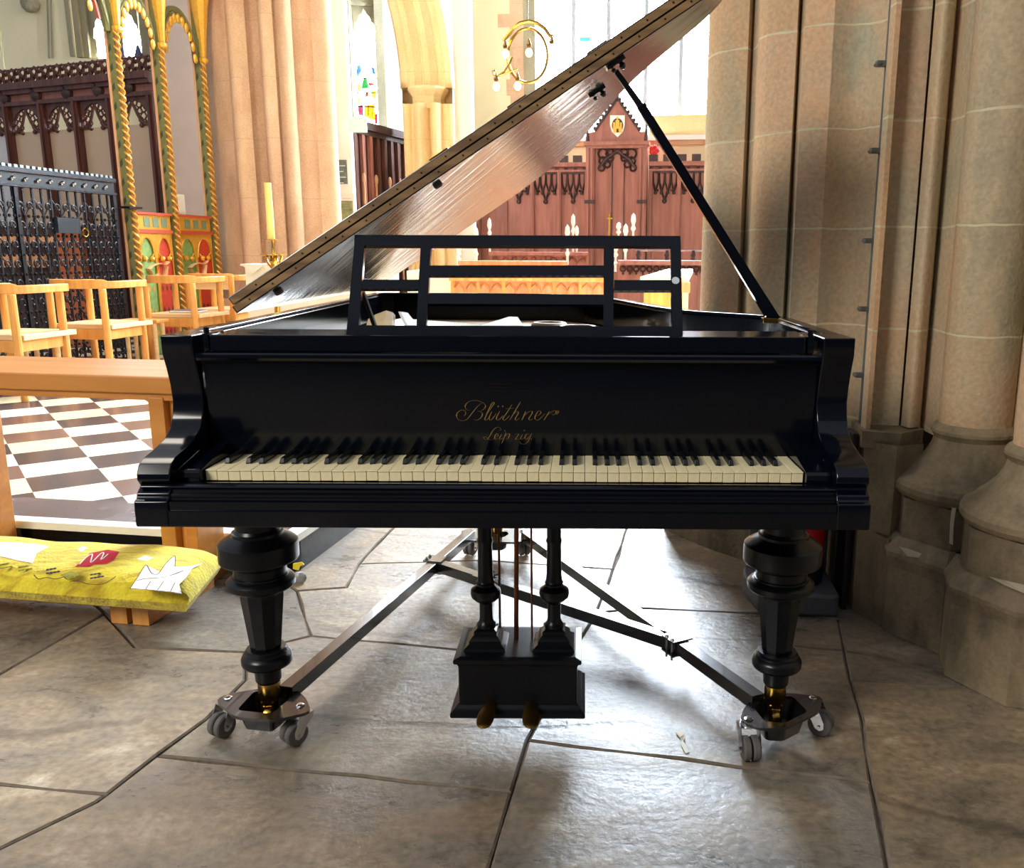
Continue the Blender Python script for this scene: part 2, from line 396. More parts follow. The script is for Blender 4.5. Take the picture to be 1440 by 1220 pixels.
    # inner cheek: stepped block beside the keys
b = MB(); b.prism([(-.818, 1.70, .762), (-.818, 1.705, .768), (-.818, 1.90, .800), (-.818, 1.90, .70), (-.818, 1.70, .70)], (.044, 0, 0)); tag(bevel(mesh('cheek_block', b, 'lacquer', P)), None)
b = MB(); b.prism([(.452, 1.70, .762), (.452, 1.705, .768), (.452, 1.90, .800), (.452, 1.90, .70), (.452, 1.70, .70)], (.05, 0, 0)); bevel(mesh('cheek_block', b, 'lacquer', P))
# keybed with its moulded front
b = MB(); b.box(XL, XR, 1.645, 2.05, .665, .70, bev=.003); b.box(XL + .002, XR - .002, 1.649, 1.66, .70, .716)
b.box(XL + .066, XR - .066, 1.66, 2.05, .70, .728); mesh('keybed', b, 'lacquer', P)
b = MB(); xa, xb = XL + .0665, XR - .0665
sp = [(1.700, .700), (1.650, .700), (1.650, .712), (1.656, .715), (1.656, .722), (1.661, .724), (1.662, .729), (1.668, .731), (1.668, .736), (1.666, .741), (1.668, .743), (1.674, .7455), (1.684, .7465), (1.698, .744), (1.702, .740)]
b.prism([(xa, y, z) for y, z in sp], (xb - xa, 0, 0)); mesh('key_slip', b, 'lacquer', P)
b = MB(); b.box(-.772, .452, 1.707, 1.7195, .728, .7375); tag(mesh('key_rail_felt', b, 'felt', P), None)

# keys
KW = 1.222 / 52; KX0 = -.7715
b = MB()
def keytop(b, w):
    b.box(-w / 2, w / 2, 0, .18, 0, .0215, bev=.0012); b.box(-w / 2, w / 2, -.0015, .052, .0200, .0222, bev=.0006)
keytop(b, KW - .0011)
loc0 = Vector((KX0 + KW / 2, 1.7205, .7415))
wk0 = mesh('white_key', b.map(lambda p: p + loc0 - Vector((XC, 1.66, 0))), 'ivory', P, local=True)
for i in range(1, 52):
    c = wk0.copy(); col.objects.link(c); c.parent = P; c.location = (i * KW, 0, rnd.uniform(-.0006, .0006))
bb = MB()
prb = [(-.0052, 0), (.0052, 0), (.0044, .0115), (-.0044, .0115)]
bb.prism([(-.0054, .000, 0), (.0054, .000, 0), (.0054, .13, 0), (-.0054, .13, 0)], (0, 0, .003))
bb.hexa([Vector((-.0054, 0, .003)), Vector((.0054, 0, .003)), Vector((.0054, .13, .003)), Vector((-.0054, .13, .003))], [Vector((-.0042, .006, .0125)), Vector((.0042, .006, .0125)), Vector((.0046, .13, .0125)), Vector((-.0046, .13, .0125))])
order = 'ABCDEFG'; first = None
for i in range(51):
    L_ = order[i % 7]
    if L_ not in 'ACDFG': continue
    off = {'A': .001, 'C': -.0018, 'D': .0018, 'F': -.002, 'G': 0}[L_]
    x = KX0 + (i + 1) * KW + off
    if first is None:
        l1 = Vector((x, 1.7205 + .051, .763)); first = x
        bk0 = bevel(mesh('black_key', bb.map(lambda p: p + l1 - Vector((XC, 1.66, 0))), 'ebony', P, local=True), .001)
    else:
        c = bk0.copy(); col.objects.link(c); c.parent = P; c.location = (x - first, 0, 0)

# fallboard, moulding and top rail
FB0, FB1 = (1.860, .766), (1.846, .966)
xf0, xf1 = -.812, .500
b = MB(); b.prism([(xf0, FB0[0], FB0[1]), (xf0, FB1[0], FB1[1]), (xf0, FB1[0] + .02, FB1[1]), (xf0, FB0[0] + .02, FB0[1])], (xf1 - xf0, 0, 0))
fall = mesh('fallboard', b, 'lacquer', P)
b = MB()
mp = [(1.90, .962), (1.850, .962), (1.838, .966), (1.838, .971), (1.826, .974), (1.822, .980), (1.822, .987), (1.826, .9905), (1.84, .9912), (1.90, .9912)]
b.prism([(-.818, y, z) for y, z in mp], (.503 + .818, 0, 0)); mesh('moulding', b, 'lacquer', P)
b = MB(); b.box(-.792, .470, 1.838, 1.868, .992, 1.0275, bev=.003); mesh('nameboard_rail', b, 'lacquer', P)
b = MB(); b.box(-.80, .485, 1.868, 1.99, 1.008, 1.0265, bev=.002); mesh('music_shelf', b, 'lacquer', P)
for x in (-.806, .474): 
    b = MB(); b.box(x, x + .014, 1.836, 1.92, .992, 1.031, bev=.003); b.lathe([(.006, 0), (.006, .012)], (x + .007, 1.845, 1.031), 8); mesh('shelf_stop', b, 'lacquer', P)

# gold script on the fallboard (traced strokes, thick on the down-stroke)
sx = Vector((1, 0, 0)); fy = Vector((0, FB1[0] - FB0[0], FB1[1] - FB0[1])).normalized(); nrm = sx.cross(fy).normalized()
if nrm.y > 0: nrm = -nrm
org = Vector((0, FB0[0], FB0[1]))
def fbp(u, v):
    r = ray(u, v); t = (org - CAM).dot(nrm) / r.dot(nrm); return CAM + r * t
def stroke(mbx, pts, w0=1.3, w1=5.5, sc=9.0, ou=640, ov=560, taper=True):
    Q = cat_rom([(x, y) for x, y in pts], 6); n = len(Q)
    W = [fbp(ou + q.x / sc, ov + q.y / sc) for q in Q]; L_, R_ = [], []
    for i in range(n):
        d = (Q[min(i + 1, n - 1)] - Q[max(i - 1, 0)]); d = d.normalized() if d.length > 1e-6 else Vector((1, 0, 0))
        th = w0 + w1 * abs(d.y) ** 3 * (1 if (d.x * d.y) < .2 else .25)
        t = (W[min(i + 1, n - 1)] - W[max(i - 1, 0)]).normalized(); s = t.cross(nrm).normalized()
        ww = th / sc * .00152
        if taper: ww *= min(1, .35 + 3 * min(i, n - 1 - i) / n)
        L_.append(W[i] + s * ww + nrm * .0004); R_.append(W[i] - s * ww + nrm * .0004)
    mbx.add(L_ + R_, [(i, i + 1, n + i + 1, n + i) for i in range(n - 1)])
lt = MB()
for s in [[(110, 225), (135, 190), (118, 150), (65, 152), (20, 200), (35, 262), (95, 282), (150, 262), (200, 205), (250, 140), (300, 85), (340, 55)],
          [(190, 150), (145, 140), (128, 95), (165, 45), (240, 25), (320, 38), (378, 75), (380, 115), (340, 150), (285, 165)], [(285, 160), (335, 175), (345, 210), (318, 252), (270, 275), (238, 262)],
          [(395, 210), (455, 120), (495, 60), (480, 48), (445, 100), (385, 235), (376, 272), (402, 268), (440, 230)],
          [(465, 165), (432, 240), (440, 275), (478, 250), (520, 190)], [(565, 160), (525, 240), (534, 275), (575, 250), (610, 215)], [(720, 78), (665, 165), (608, 250), (620, 276), (655, 255), (690, 215)],
          [(640, 132), (745, 122)], [(828, 42), (770, 140), (690, 276)], [(715, 225), (775, 165), (802, 172), (790, 205), (762, 255), (776, 276), (820, 245)],
          [(895, 160), (845, 276)], [(862, 235), (920, 175), (975, 160), (970, 195), (935, 250), (948, 276), (985, 255)], [(1000, 235), (1065, 205), (1085, 172), (1055, 158), (1018, 215), (1012, 260), (1045, 276), (1090, 240), (1140, 190)],
          [(1195, 160), (1122, 278)], [(1165, 215), (1225, 165), (1272, 155), (1276, 185), (1240, 208), (1225, 192)], [(1255, 160), (1310, 158), (1285, 205)],
          [(545, 92), (545, 108)], [(603, 92), (603, 108)]]: stroke(lt, s)
for s in [[(545, 410), (580, 395), (560, 365), (518, 370), (475, 410), (442, 470), (405, 515), (372, 512), (362, 490), (395, 488), (430, 518), (470, 520), (510, 495)], [(500, 492), (545, 468), (530, 442), (503, 480), (510, 516), (550, 498)],
          [(590, 452), (562, 505), (578, 518), (605, 498)], [(630, 402), (630, 416)], [(645, 428), (615, 510), (588, 572)], [(620, 490), (665, 448), (690, 452), (672, 502), (640, 516)], [(755, 455), (805, 450), (765, 515), (815, 510)],
          [(855, 452), (828, 506), (845, 518), (872, 498)], [(878, 398), (878, 412)], [(950, 455), (905, 450), (882, 500), (908, 516), (950, 470)], [(970, 440), (925, 540), (880, 576), (832, 570), (822, 548)], [(965, 508), (965, 518)]]: stroke(lt, s, 1.1, 4.2)
tag(mesh('gold_script', lt, 'gilt', fall), 'gold script lettering of two lines')
lt = MB()
for row, (a0, a1) in enumerate([(688, 720), (688, 716), (685, 745)]):
    v = 539 + row * 5; x = a0
    while x < a1:
        stroke(lt, [((x - 640) * 9, (v - 560) * 9), ((x - 640) * 9 + 9, (v - 560) * 9 + (8 if row < 2 else 0)), ((x - 640) * 9 + 18, (v - 560) * 9)], .8, .8, taper=False); x += 3.2
tag(mesh('small_print', lt, MT['dullbrass'], fall), 'faint rows of tiny print above the lettering')

# legs: turned rings over a tapered faceted shaft, brass castor below
def leg(x, y, ztop=.70, s=1.0):
    b = MB(); c = (x, y, 0)
    b.lathe([(.051, ztop), (.051, .548), (.055, .541), (.060, .540), (.061, .533), (.086, .519), (.0925, .513), (.0935, .507), (.0935, .472), (.091, .468), (.066, .456), (.062, .452), (.0615, .432),
             (.066, .431), (.066, .427), (.075, .423), (.0805, .417), (.0805, .404), (.077, .400), (.058, .394), (.056, .390)], c, 32)
    b.lathe([(.0375, .239), (.047, .238), (.047, .233), (.052, .230), (.052, .224), (.058, .219), (.061, .213), (.061, .200), (.058, .195), (.038, .187), (.0335, .183), (.0325, .178), (.0315, .152), (.028, .146)], c, 28)
    lg = mesh('leg', b, 'satin', P)
    sh = MB(); sh.lathe([(.056, .392), (.053, .385), (.0525, .375), (.0375, .24)], c, 10, smooth=False); mesh('tapered_shaft', sh, 'lacquer', lg)
    f = MB(); f.lathe([(.0275, .152), (.0275, .112), (.025, .106), (.025, .098), (.018, .094)], c, 20)
    f.box(x - .016, x - .010, y - .022, y + .012, .052, .098); f.box(x + .010, x + .016, y - .022, y + .012, .052, .098); mesh('ferrule', f, 'brass', lg)
    w = MB(); w.lathe([(.012, -.009), (.0185, -.0085), (.020, 0), (.0185, .0085), (.012, .009)], (x, y - .012, .062), 18, axis='x'); mesh('castor_wheel', w, 'brass', lg)
LEGL, LEGR, LEGB = (-.786, 2.005), (.484, 2.0), (-.345, 3.32)
leg(*LEGL); leg(*LEGR); leg(*LEGB)

# pedal lyre
lx0, lx1, ly0, ly1 = -.302, -.012, 1.955, 2.13
b = MB(); b.box(lx0, lx1, ly0, ly1, .105, .222, bev=.002)
def mould(mbx, x0, x1, y0, y1, prof):       # stepped square moulding: list of (outset, z)
    n = len(prof); vs = []
    for o_, z in prof: vs += [(x0 - o_, y0 - o_, z), (x1 + o_, y0 - o_, z), (x1 + o_, y1 + o_, z), (x0 - o_, y1 + o_, z)]
    fs = [(0, 3, 2, 1), tuple(4 * (n - 1) + k for k in range(4))]
    for k in range(n - 1):
        for j in range(4): l = (j + 1) % 4; fs.append((4 * k + j, 4 * k + l, 4 * k + 4 + l, 4 * k + 4 + j))
    mbx.add(vs, fs)
mould(b, lx0, lx1, ly0, ly1, [(.018, .084), (.020, .088), (.020, .096), (.012, .102), (.010, .106), (.004, .112), (0, .115)])
mould(b, lx0, lx1, ly0, ly1, [(0, .212), (.003, .218), (.009, .222), (.011, .228), (.010, .233), (-.004, .236)])
lyre = mesh('pedal_lyre', b, 'satin', P)
for cx in (-.2405, -.0705):
    cy = 2.035; b = MB()
    mould(b, cx - .030, cx + .030, cy - .03, cy + .03, [(.022, .236), (.020, .243), (.012, .249), (.009, .252), (.009, .258), (.003, .266), (-.002, .270), (-.002, .279), (-.008, .283)])
    b.lathe([(.024, .283), (.024, .290), (.019, .296), (.0165, .305), (.0165, .345), (.020, .350), (.026, .352), (.036, .362), (.038, .372), (.036, .382), (.028, .388), (.0225, .392), (.0215, .396), (.0235, .400), (.0205, .405), (.019, .42), (.0178, .50), (.0195, .505), (.0195, .511), (.0175, .516), (.0175, .60), (.020, .665)], (cx, cy, 0), 22)
    mesh('column', b, 'satin', lyre)
for x, r, x2 in ((-.209, .0030, -.209), (-.163, .0058, -.168), (-.128, .0028, -.128)):
    b = MB(); b.tube([(x2, 2.06, .235), (x, 2.07, .70)], r, 8); tag(mesh('pedal_rod', b, 'copper', lyre), 'copper coloured rod' if r > .005 else None)
for x, k in ((-.222, -.012), (-.125, .004)):
    b = MB(); pth = cat_rom([(x, 1.97, .118), (x + k * .3, 1.93, .116), (x + k * .8, 1.90, .104), (x + k, 1.872, .096)], 5)
    wd = [.011, .0115, .012, .013, .015, .017, .019, .020, .021, .0215, .021, .0205, .019, .017, .013, .006]
    b.tube(pth, [wd[min(i, 15)] for i in range(len(pth))], 12, flat=.28); mesh('pedal', b, 'dullbrass', lyre)

# lid, propped open about the spine hinge
LA = math.radians(32.6); HX, HZ = -.878, 1.045
def lidp(w, y, h): return Vector((HX + w * math.cos(LA) - h * math.sin(LA), y, HZ + w * math.sin(LA) + h * math.cos(LA)))
YF = 2.215
lo = [Vector((p.x - HX, p.y, 0)) for p in offset(outl, -.012) if p.y >= YF]
lo = [Vector((XR - HX + .012, YF, 0))] + lo
lo = [p for p in lo if p.x > .0] + [Vector((0, 3.70, 0)), Vector((0, YF, 0))]
TKL = .020
b = MB(); n = len(lo)
b.add([lidp(p.x, p.y, 0) for p in lo] + [lidp(p.x, p.y, TKL) for p in lo], [tuple(range(n))[::-1], tuple(range(n, 2 * n))] + [(i, (i + 1) % n, n + (i + 1) % n, n + i) for i in range(n)])
lid = mesh('lid', b, 'lid_under', P)
WL = XR - HX + .012
fl = MB()
def lbox(mbx, w0, w1, y0, y1, h0, h1): mbx.box(w0, w1, y0, y1, h0, h1, fn=lambda p: lidp(p.x, p.y, p.z))
lbox(fl, .004, WL, YF, YF + .40, TKL + .002, TKL + .024)
flap = bevel(mesh('front_flap', fl, 'lacquer_lid', lid), .002)
b = MB(); lbox(b, .008, WL - .004, YF - .0035, YF + .0005, TKL + .003, TKL + .020); hs = mesh('hinge_strip', b, 'hinge', lid)
b = MB(); lbox(b, .004, WL - .004, YF - .0035, YF + .0005, .0025, TKL - .0015); mesh('hinge_strip', b, 'hinge', lid)
b = MB()
for hh, o_ in ((.011, .05), (TKL + .0115, .085)):
    w = o_
    while w < WL - .02:
        b.lathe([(.0024, 0), (.0024, .0014)], (0, 0, 0), 8, axis='y', fn=lambda p, w=w, hh=hh: lidp(w + p.x, YF - .0046 + p.y, hh + p.z)); w += .072
mesh('hinge_screws', b, 'screw', lid)
for w in (.62, .85, 1.08, 1.31): b = MB(); lbox(b, w, w + .055, YF + .02, YF + .06, TKL + .024, TKL + .031); mesh('flap_hinge', b, 'dullbrass', lid)
for (w, y) in ((1.13, YF + .05), (1.08, YF + .28)): b = MB(); lbox(b, w - .025, w + .025, y - .02, y + .02, -.008, 0); b.ball(lidp(w + .012, y, -.016), .009); b.ball(lidp(w - .012, y, -.014), .006); tag(mesh('prop_socket', b, 'steel_black', lid), 'dark metal prop socket')
for i, w in enumerate((.10, .60)):
    b = MB(); b.lathe([(.012, 0), (.012, -.006), (.008, -.010), (1e-4, -.010)], fn=lambda p, w=w: lidp(w + p.x, YF + .07 + p.y, p.z)); mesh('lid_button', b, 'rubber', lid)
# prop stick
pt0 = at(1083, 441, 2.28); pt1 = at(905, 155, 2.28); pt2 = at(866, 100, 2.28)
b = MB(); d = (pt1 - pt0).normalized(); 
b.tube([pt0 - d * .02, pt0 + (pt1 - pt0) * .3, pt1 + d * .012], [.021, .0175, .0150], 4, roll=PI / 4, smooth=False)
prop = mesh('lid_prop', b, 'lacquer', P)
b = MB(); b.tube([pt1 - d * .01, pt1 + (pt2 - pt1) * .25, pt2], [.013, .0105, .0085], 4, roll=PI / 4, smooth=False); mesh('prop_tip', b, 'satin', prop)
b = MB(); b.box(pt0.x - .02, pt0.x + .02, pt0.y - .015, pt0.y + .015, 1.022, 1.036, bev=.002); mesh('prop_hinge', b, 'brass', prop)

# music desk: lattice frame leaning back
DY0, DZ0, DY1, DZ1 = 1.872, 1.0265, 1.975, 1.245
dn = Vector((0, -(DZ1 - DZ0), DY1 - DY0)).normalized(); do = Vector((0, DY0, DZ0))
def dp(u, v):
    r = ray(u, v); t = (do - CAM).dot(dn) / r.dot(dn); p = CAM + r * t; return p
def flatpoly(mbx, px, th=.014): mbx.prism([dp(*q) for q in px], -dn * th)
b = MB()
T = [(500, 330), (957, 331)]
flatpoly(b, [(498.5, 330), (957, 331.5), (957.5, 346), (498, 345)])             # top rail
flatpoly(b, [(488, 457), (960, 459), (960.5, 474.5), (486.5, 472)])            # bottom rail
flatpoly(b, [(498, 345), (512.5, 345), (504.5, 457), (488, 457)]); flatpoly(b, [(943, 346), (957.5, 346), (960, 459), (944.5, 459)])
flatpoly(b, [(591.5, 345), (606, 345), (599.5, 457), (585.5, 457)]); flatpoly(b, [(849, 346), (863.5, 346), (862.5, 459), (848.5, 459)])
flatpoly(b, [(509.6, 393), (590, 393), (589, 406), (508.6, 406)]); flatpoly(b, [(863.5, 393.5), (943.5, 393.5), (944, 408), (863, 408)])
flatpoly(b, [(604.5, 373), (849, 373), (849, 387), (603.5, 387)]); flatpoly(b, [(602, 412.5), (848.5, 414), (848.5, 428), (601.5, 427)])
desk = mesh('music_desk', b, 'lacquer', P)
c = dp(950, 394.5); e1, e2 = Vector((1, 0, 0)), Vector((0, dn.z, -dn.y))
b = MB(); vs = [c + dn * .0008 + (e1 * math.cos(a) + e2 * math.sin(a)) * .0083 for a in [i * PI / 10 for i in range(20)]]
b.prism(vs, dn * .0006); tag(mesh('round_sticker', b, 'sticker', desk), 'round pale sticker on the desk frame')
for u0, v0, u1, v1 in ((528, 457, 505, 405),):
    p0 = at(u0, v0, 2.03); b = MB(); b.tube([Vector((p0.x, 2.06, 1.0)), dp(u1, v1) + Vector((0, .016, 0))], .006, 4, roll=PI / 4); mesh('desk_strut', b, 'satin', desk)

# what lies inside: an open booklet and a card
bk = MB(); y0 = 2.30
pts = [(520, 449), (535, 442), (547, 438), (553, 440), (557, 444)]
A = [at(u, v, 2.36) for u, v in [(518, 450), (528, 444), (543, 438.5), (552, 441), (556, 445)]]; B_ = [at(u, v, 2.18) for u, v in [(512, 470), (524, 464), (540, 460), (551, 462), (556, 467)]]
for i in range(4): bk.prism([A[i], A[i + 1], B_[i + 1], B_[i]], (0, 0, .004))
booklet = mesh('booklet', bk, 'buff'); tag(booklet, 'curled cream booklet lying open inside the piano, behind the left bay of the music desk', 'booklet')
bk = MB(); bk.prism([at(560, 438, 2.34), at(563, 438, 2.34), at(578, 458, 2.3), at(580, 470, 2.2), at(574, 470, 2.2)], (0, .10, -.01)); tag(mesh('cover', bk, 'paper', booklet), 'white raised cover')
cd = MB(); q = [at(676, 459, 2.30), at(716, 446.5, 2.42), at(728, 447, 2.42), at(736, 459, 2.30)]; cd.prism(q, (0, 0, .003))
tag(mesh('folded_card', cd, 'paper'), 'small folded white card inside the piano, behind the wide middle bay of the music desk', 'card')
# ------------------------------------------------------------------ PIANO DOLLY
dol = thing('piano_dolly', 'black steel wheeled transport frame under the piano with three castor plates', 'dolly', (-.15, 2.6, 0))
zb = .078
def beam(p0, p1, z, name='beam', w=.019, h=.036):
    p0 = Vector((p0[0], p0[1], z)); p1 = Vector((p1[0], p1[1], z)); d = (p1 - p0).normalized(); s = Vector((d.y, -d.x, 0)) * w
    b = MB(); b.hexa([p0 - s, p0 + s, p1 + s, p1 - s], [q + Vector((0, 0, h)) for q in (p0 - s, p0 + s, p1 + s, p1 - s)])
    return bevel(mesh(name, b, 'steel_black', dol), .0015)
J1 = atz(612, 792, .10).xy; J2 = atz(952, 903, .10).xy
RC = Vector((-.345, 3.32))
L0 = atz(402, 972, .10).xy; R0 = atz(1066, 984, .10).xy
beam(L0, L0 + (J1 - L0) * 1.37, zb); beam(R0, R0 + (J2 - R0) * 3.95, zb)
beam(J1 + (J2 - J1).normalized() * .0, J2, zb, 'cross_beam')
def clamp(c, d):
    b = MB(); d = Vector((d[0], d[1], 0)).normalized(); s = Vector((d.y, -d.x, 0)); c = Vector((c[0], c[1], 0))
    for z0, z1 in ((zb + .0365, zb + .0415), (zb - .006, zb - .001)):
        q = [c - d * .03 - s * .034, c + d * .03 - s * .034, c + d * .03 + s * .034, c - d * .03 + s * .034]
        b.prism([Vector((p.x, p.y, z0)) for p in q], (0, 0, z1 - z0))
    o = mesh('clamp', b, 'steel_black', dol)
    for k in (-1, 1):
        t = MB(); e = c + d * .014 * k - s * .026
        t.lathe([(.006, zb + .0415), (.006, zb + .047), (.003, zb + .047), (.003, zb + .05)], (e.x, e.y, 0), 8); t.lathe([(.0035, zb - .022), (.0035, zb + .04)], (e.x, e.y, 0), 6)
        mesh('bolt', t, 'chrome', o)
clamp(J1, J1 - L0); clamp(J2, J2 - R0); m_ = J1 + (J2 - J1) * .245; clamp(m_, J2 - J1)
def rounded(pts, r, n=5):
    out = []; m = len(pts)
    for i in range(m):
        p = Vector(pts[i]); a = (Vector(pts[i - 1]) - p); b_ = (Vector(pts[(i + 1) % m]) - p)
        q0 = p + a.normalized() * min(r, a.length * .45); q2 = p + b_.normalized() * min(r, b_.length * .45)
        for k in range(n + 1): t = k / n; out.append(q0 * (1 - t) ** 2 + p * 2 * t * (1 - t) + q2 * t * t)
    return out
def castor(x, y, ang, R=.030):
    t = Matrix.Translation((x, y, 0)) @ Matrix.Rotation(ang, 4, 'Z'); fn = lambda p: t @ Vector(p)
    b = MB(); b.lathe([(.014, .092), (.020, .090), (.021, .080), (.016, .078)], (0, 0, 0), 16, fn=fn)
    # fork plates
    for s in (-1, 1): b.prism([(.020, .0225 * s, .080), (-.018, .0225 * s, .080), (-.036, .0225 * s, .042), (-.036, .0225 * s, .026), (-.026, .0225 * s, .020), (-.014, .0225 * s, .026), (-.002, .0225 * s, .050), (.016, .0225 * s, .066)], (0, .002 * s, 0), fn=fn)
    b.prism([(.020, -.024, .078), (-.018, -.024, .078), (-.018, .024, .078), (.020, .024, .078)], (0, 0, .003), fn=fn)
    b.lathe([(.004, -.028), (.004, .028)], (-.024, 0, .031), 8, axis='y', fn=fn)
    o = mesh('castor', b, 'chrome', dol)
    for s in (-.0112, .0112):
        w = MB(); w.lathe([(.004, -.0095), (.018, -.0098), (.0265, -.009), (R, -.006), (R, .006), (.0265, .009), (.018, .0098), (.004, .0095)], (-.024, s, R + .001), 22, axis='y', fn=fn)
        mesh('wheel', w, 'rubber', o)
def plate(bolts, nose, hole, centre, cas):
    # bolts: two ears; nose: where the beam enters
    z = .0855; out = rounded(nose, .022); hol = rounded(hole, .012)
    b = MB(); n, m = len(out), len(hol)
    # outer ring polygons bridged radially
    cen = Vector((sum(p.x for p in hol) / m, sum(p.y for p in hol) / m)); N_ = 64
    def hit(poly, a):
        d = Vector((math.cos(a), math.sin(a))); best = None
        for i in range(len(poly)):
            p, q = poly[i], poly[(i + 1) % len(poly)]; e = q - p; det = d.x * -e.y + d.y * e.x
            if abs(det) < 1e-12: continue
            w = p - cen; t = (w.x * -e.y + w.y * e.x) / det; u = (d.x * w.y - d.y * w.x) / det
            if t > 0 and -1e-6 <= u <= 1 + 1e-6: best = t if best is None else max(best, t)
        return cen + d * (best or .05)
    O = [hit(out, 2 * PI * i / N_) for i in range(N_)]; I = [hit(hol, 2 * PI * i / N_) for i in range(N_)]
    vs = [Vector((p.x, p.y, zz)) for zz in (z, z + .0075) for q in (O, I) for p in q]; fs = []
    for i in range(N_):
        j = (i + 1) % N_
        fs += [(i, j, N_ + j, N_ + i), (2 * N_ + i, 2 * N_ + j, 3 * N_ + j, 3 * N_ + i), (i, j, 2 * N_ + j, 2 * N_ + i), (N_ + i, N_ + j, 3 * N_ + j, 3 * N_ + i)]
    b.add(vs, fs)
    # cup hanging below
    I2 = [cen + (p - cen) * .8 for p in I]
    vs = [Vector((p.x, p.y, z)) for p in I] + [Vector((p.x, p.y, .036)) for p in I2]; b.add(vs, [(i, (i + 1) % N_, N_ + (i + 1) % N_, N_ + i) for i in range(N_)] + [tuple(range(N_, 2 * N_))])
    o = mesh('castor_plate', b, 'steel_black', dol)
    for p in bolts:
        t = MB(); t.lathe([(.011, z + .0075), (.011, z + .0095), (.0065, z + .0105), (.006, z + .014), (1e-4, z + .0145)], (p.x, p.y, 0), 12); mesh('bolt', t, 'chrome', o)
def Z_(u, v): return atz(u, v, .093).xy
bl = [Z_(320, 981), Z_(422, 992)]
plate(bl, [Z_(303, 984), Z_(331, 1008), Z_(386, 1012), Z_(438, 1000), Z_(430, 980), Z_(409, 964), Z_(388, 964), Z_(316, 976)], [Z_(333, 998), Z_(357, 972), Z_(398, 969), Z_(409, 981), Z_(382, 1003)], None, None)
castor(bl[0].x, bl[0].y, math.radians(62)); castor(bl[1].x + .002, bl[1].y, math.radians(50))
br = [Z_(1053, 1011), Z_(1143.5, 981)]
plate(br, [Z_(1040, 1013), Z_(1068, 1024), Z_(1104, 1023), Z_(1152, 1000), Z_(1158, 979), Z_(1110, 974), Z_(1064, 975), Z_(1046, 995)], [Z_(1061, 996), Z_(1074, 981), Z_(1114, 978), Z_(1136, 1000), Z_(1104, 1016), Z_(1075, 1014)], None, None)
castor(br[0].x, br[0].y, math.radians(95)); castor(br[1].x, br[1].y, math.radians(150))
rb = [RC + Vector((-.10, .04)), RC + Vector((.10, .04)), RC + Vector((0, -.13))]
plate(rb[:2], [RC + Vector(p) for p in ((-.13, .07), (-.15, .03), (-.10, -.08), (.10, -.10), (.15, .03), (.13, .07))], [RC + Vector(p) for p in ((-.04, .035), (-.05, 0), (-.03, -.04), (.03, -.04), (.05, 0), (.04, .035))], None, None)
castor(rb[0].x, rb[0].y, 1.2); castor(rb[1].x, rb[1].y, 1.9)
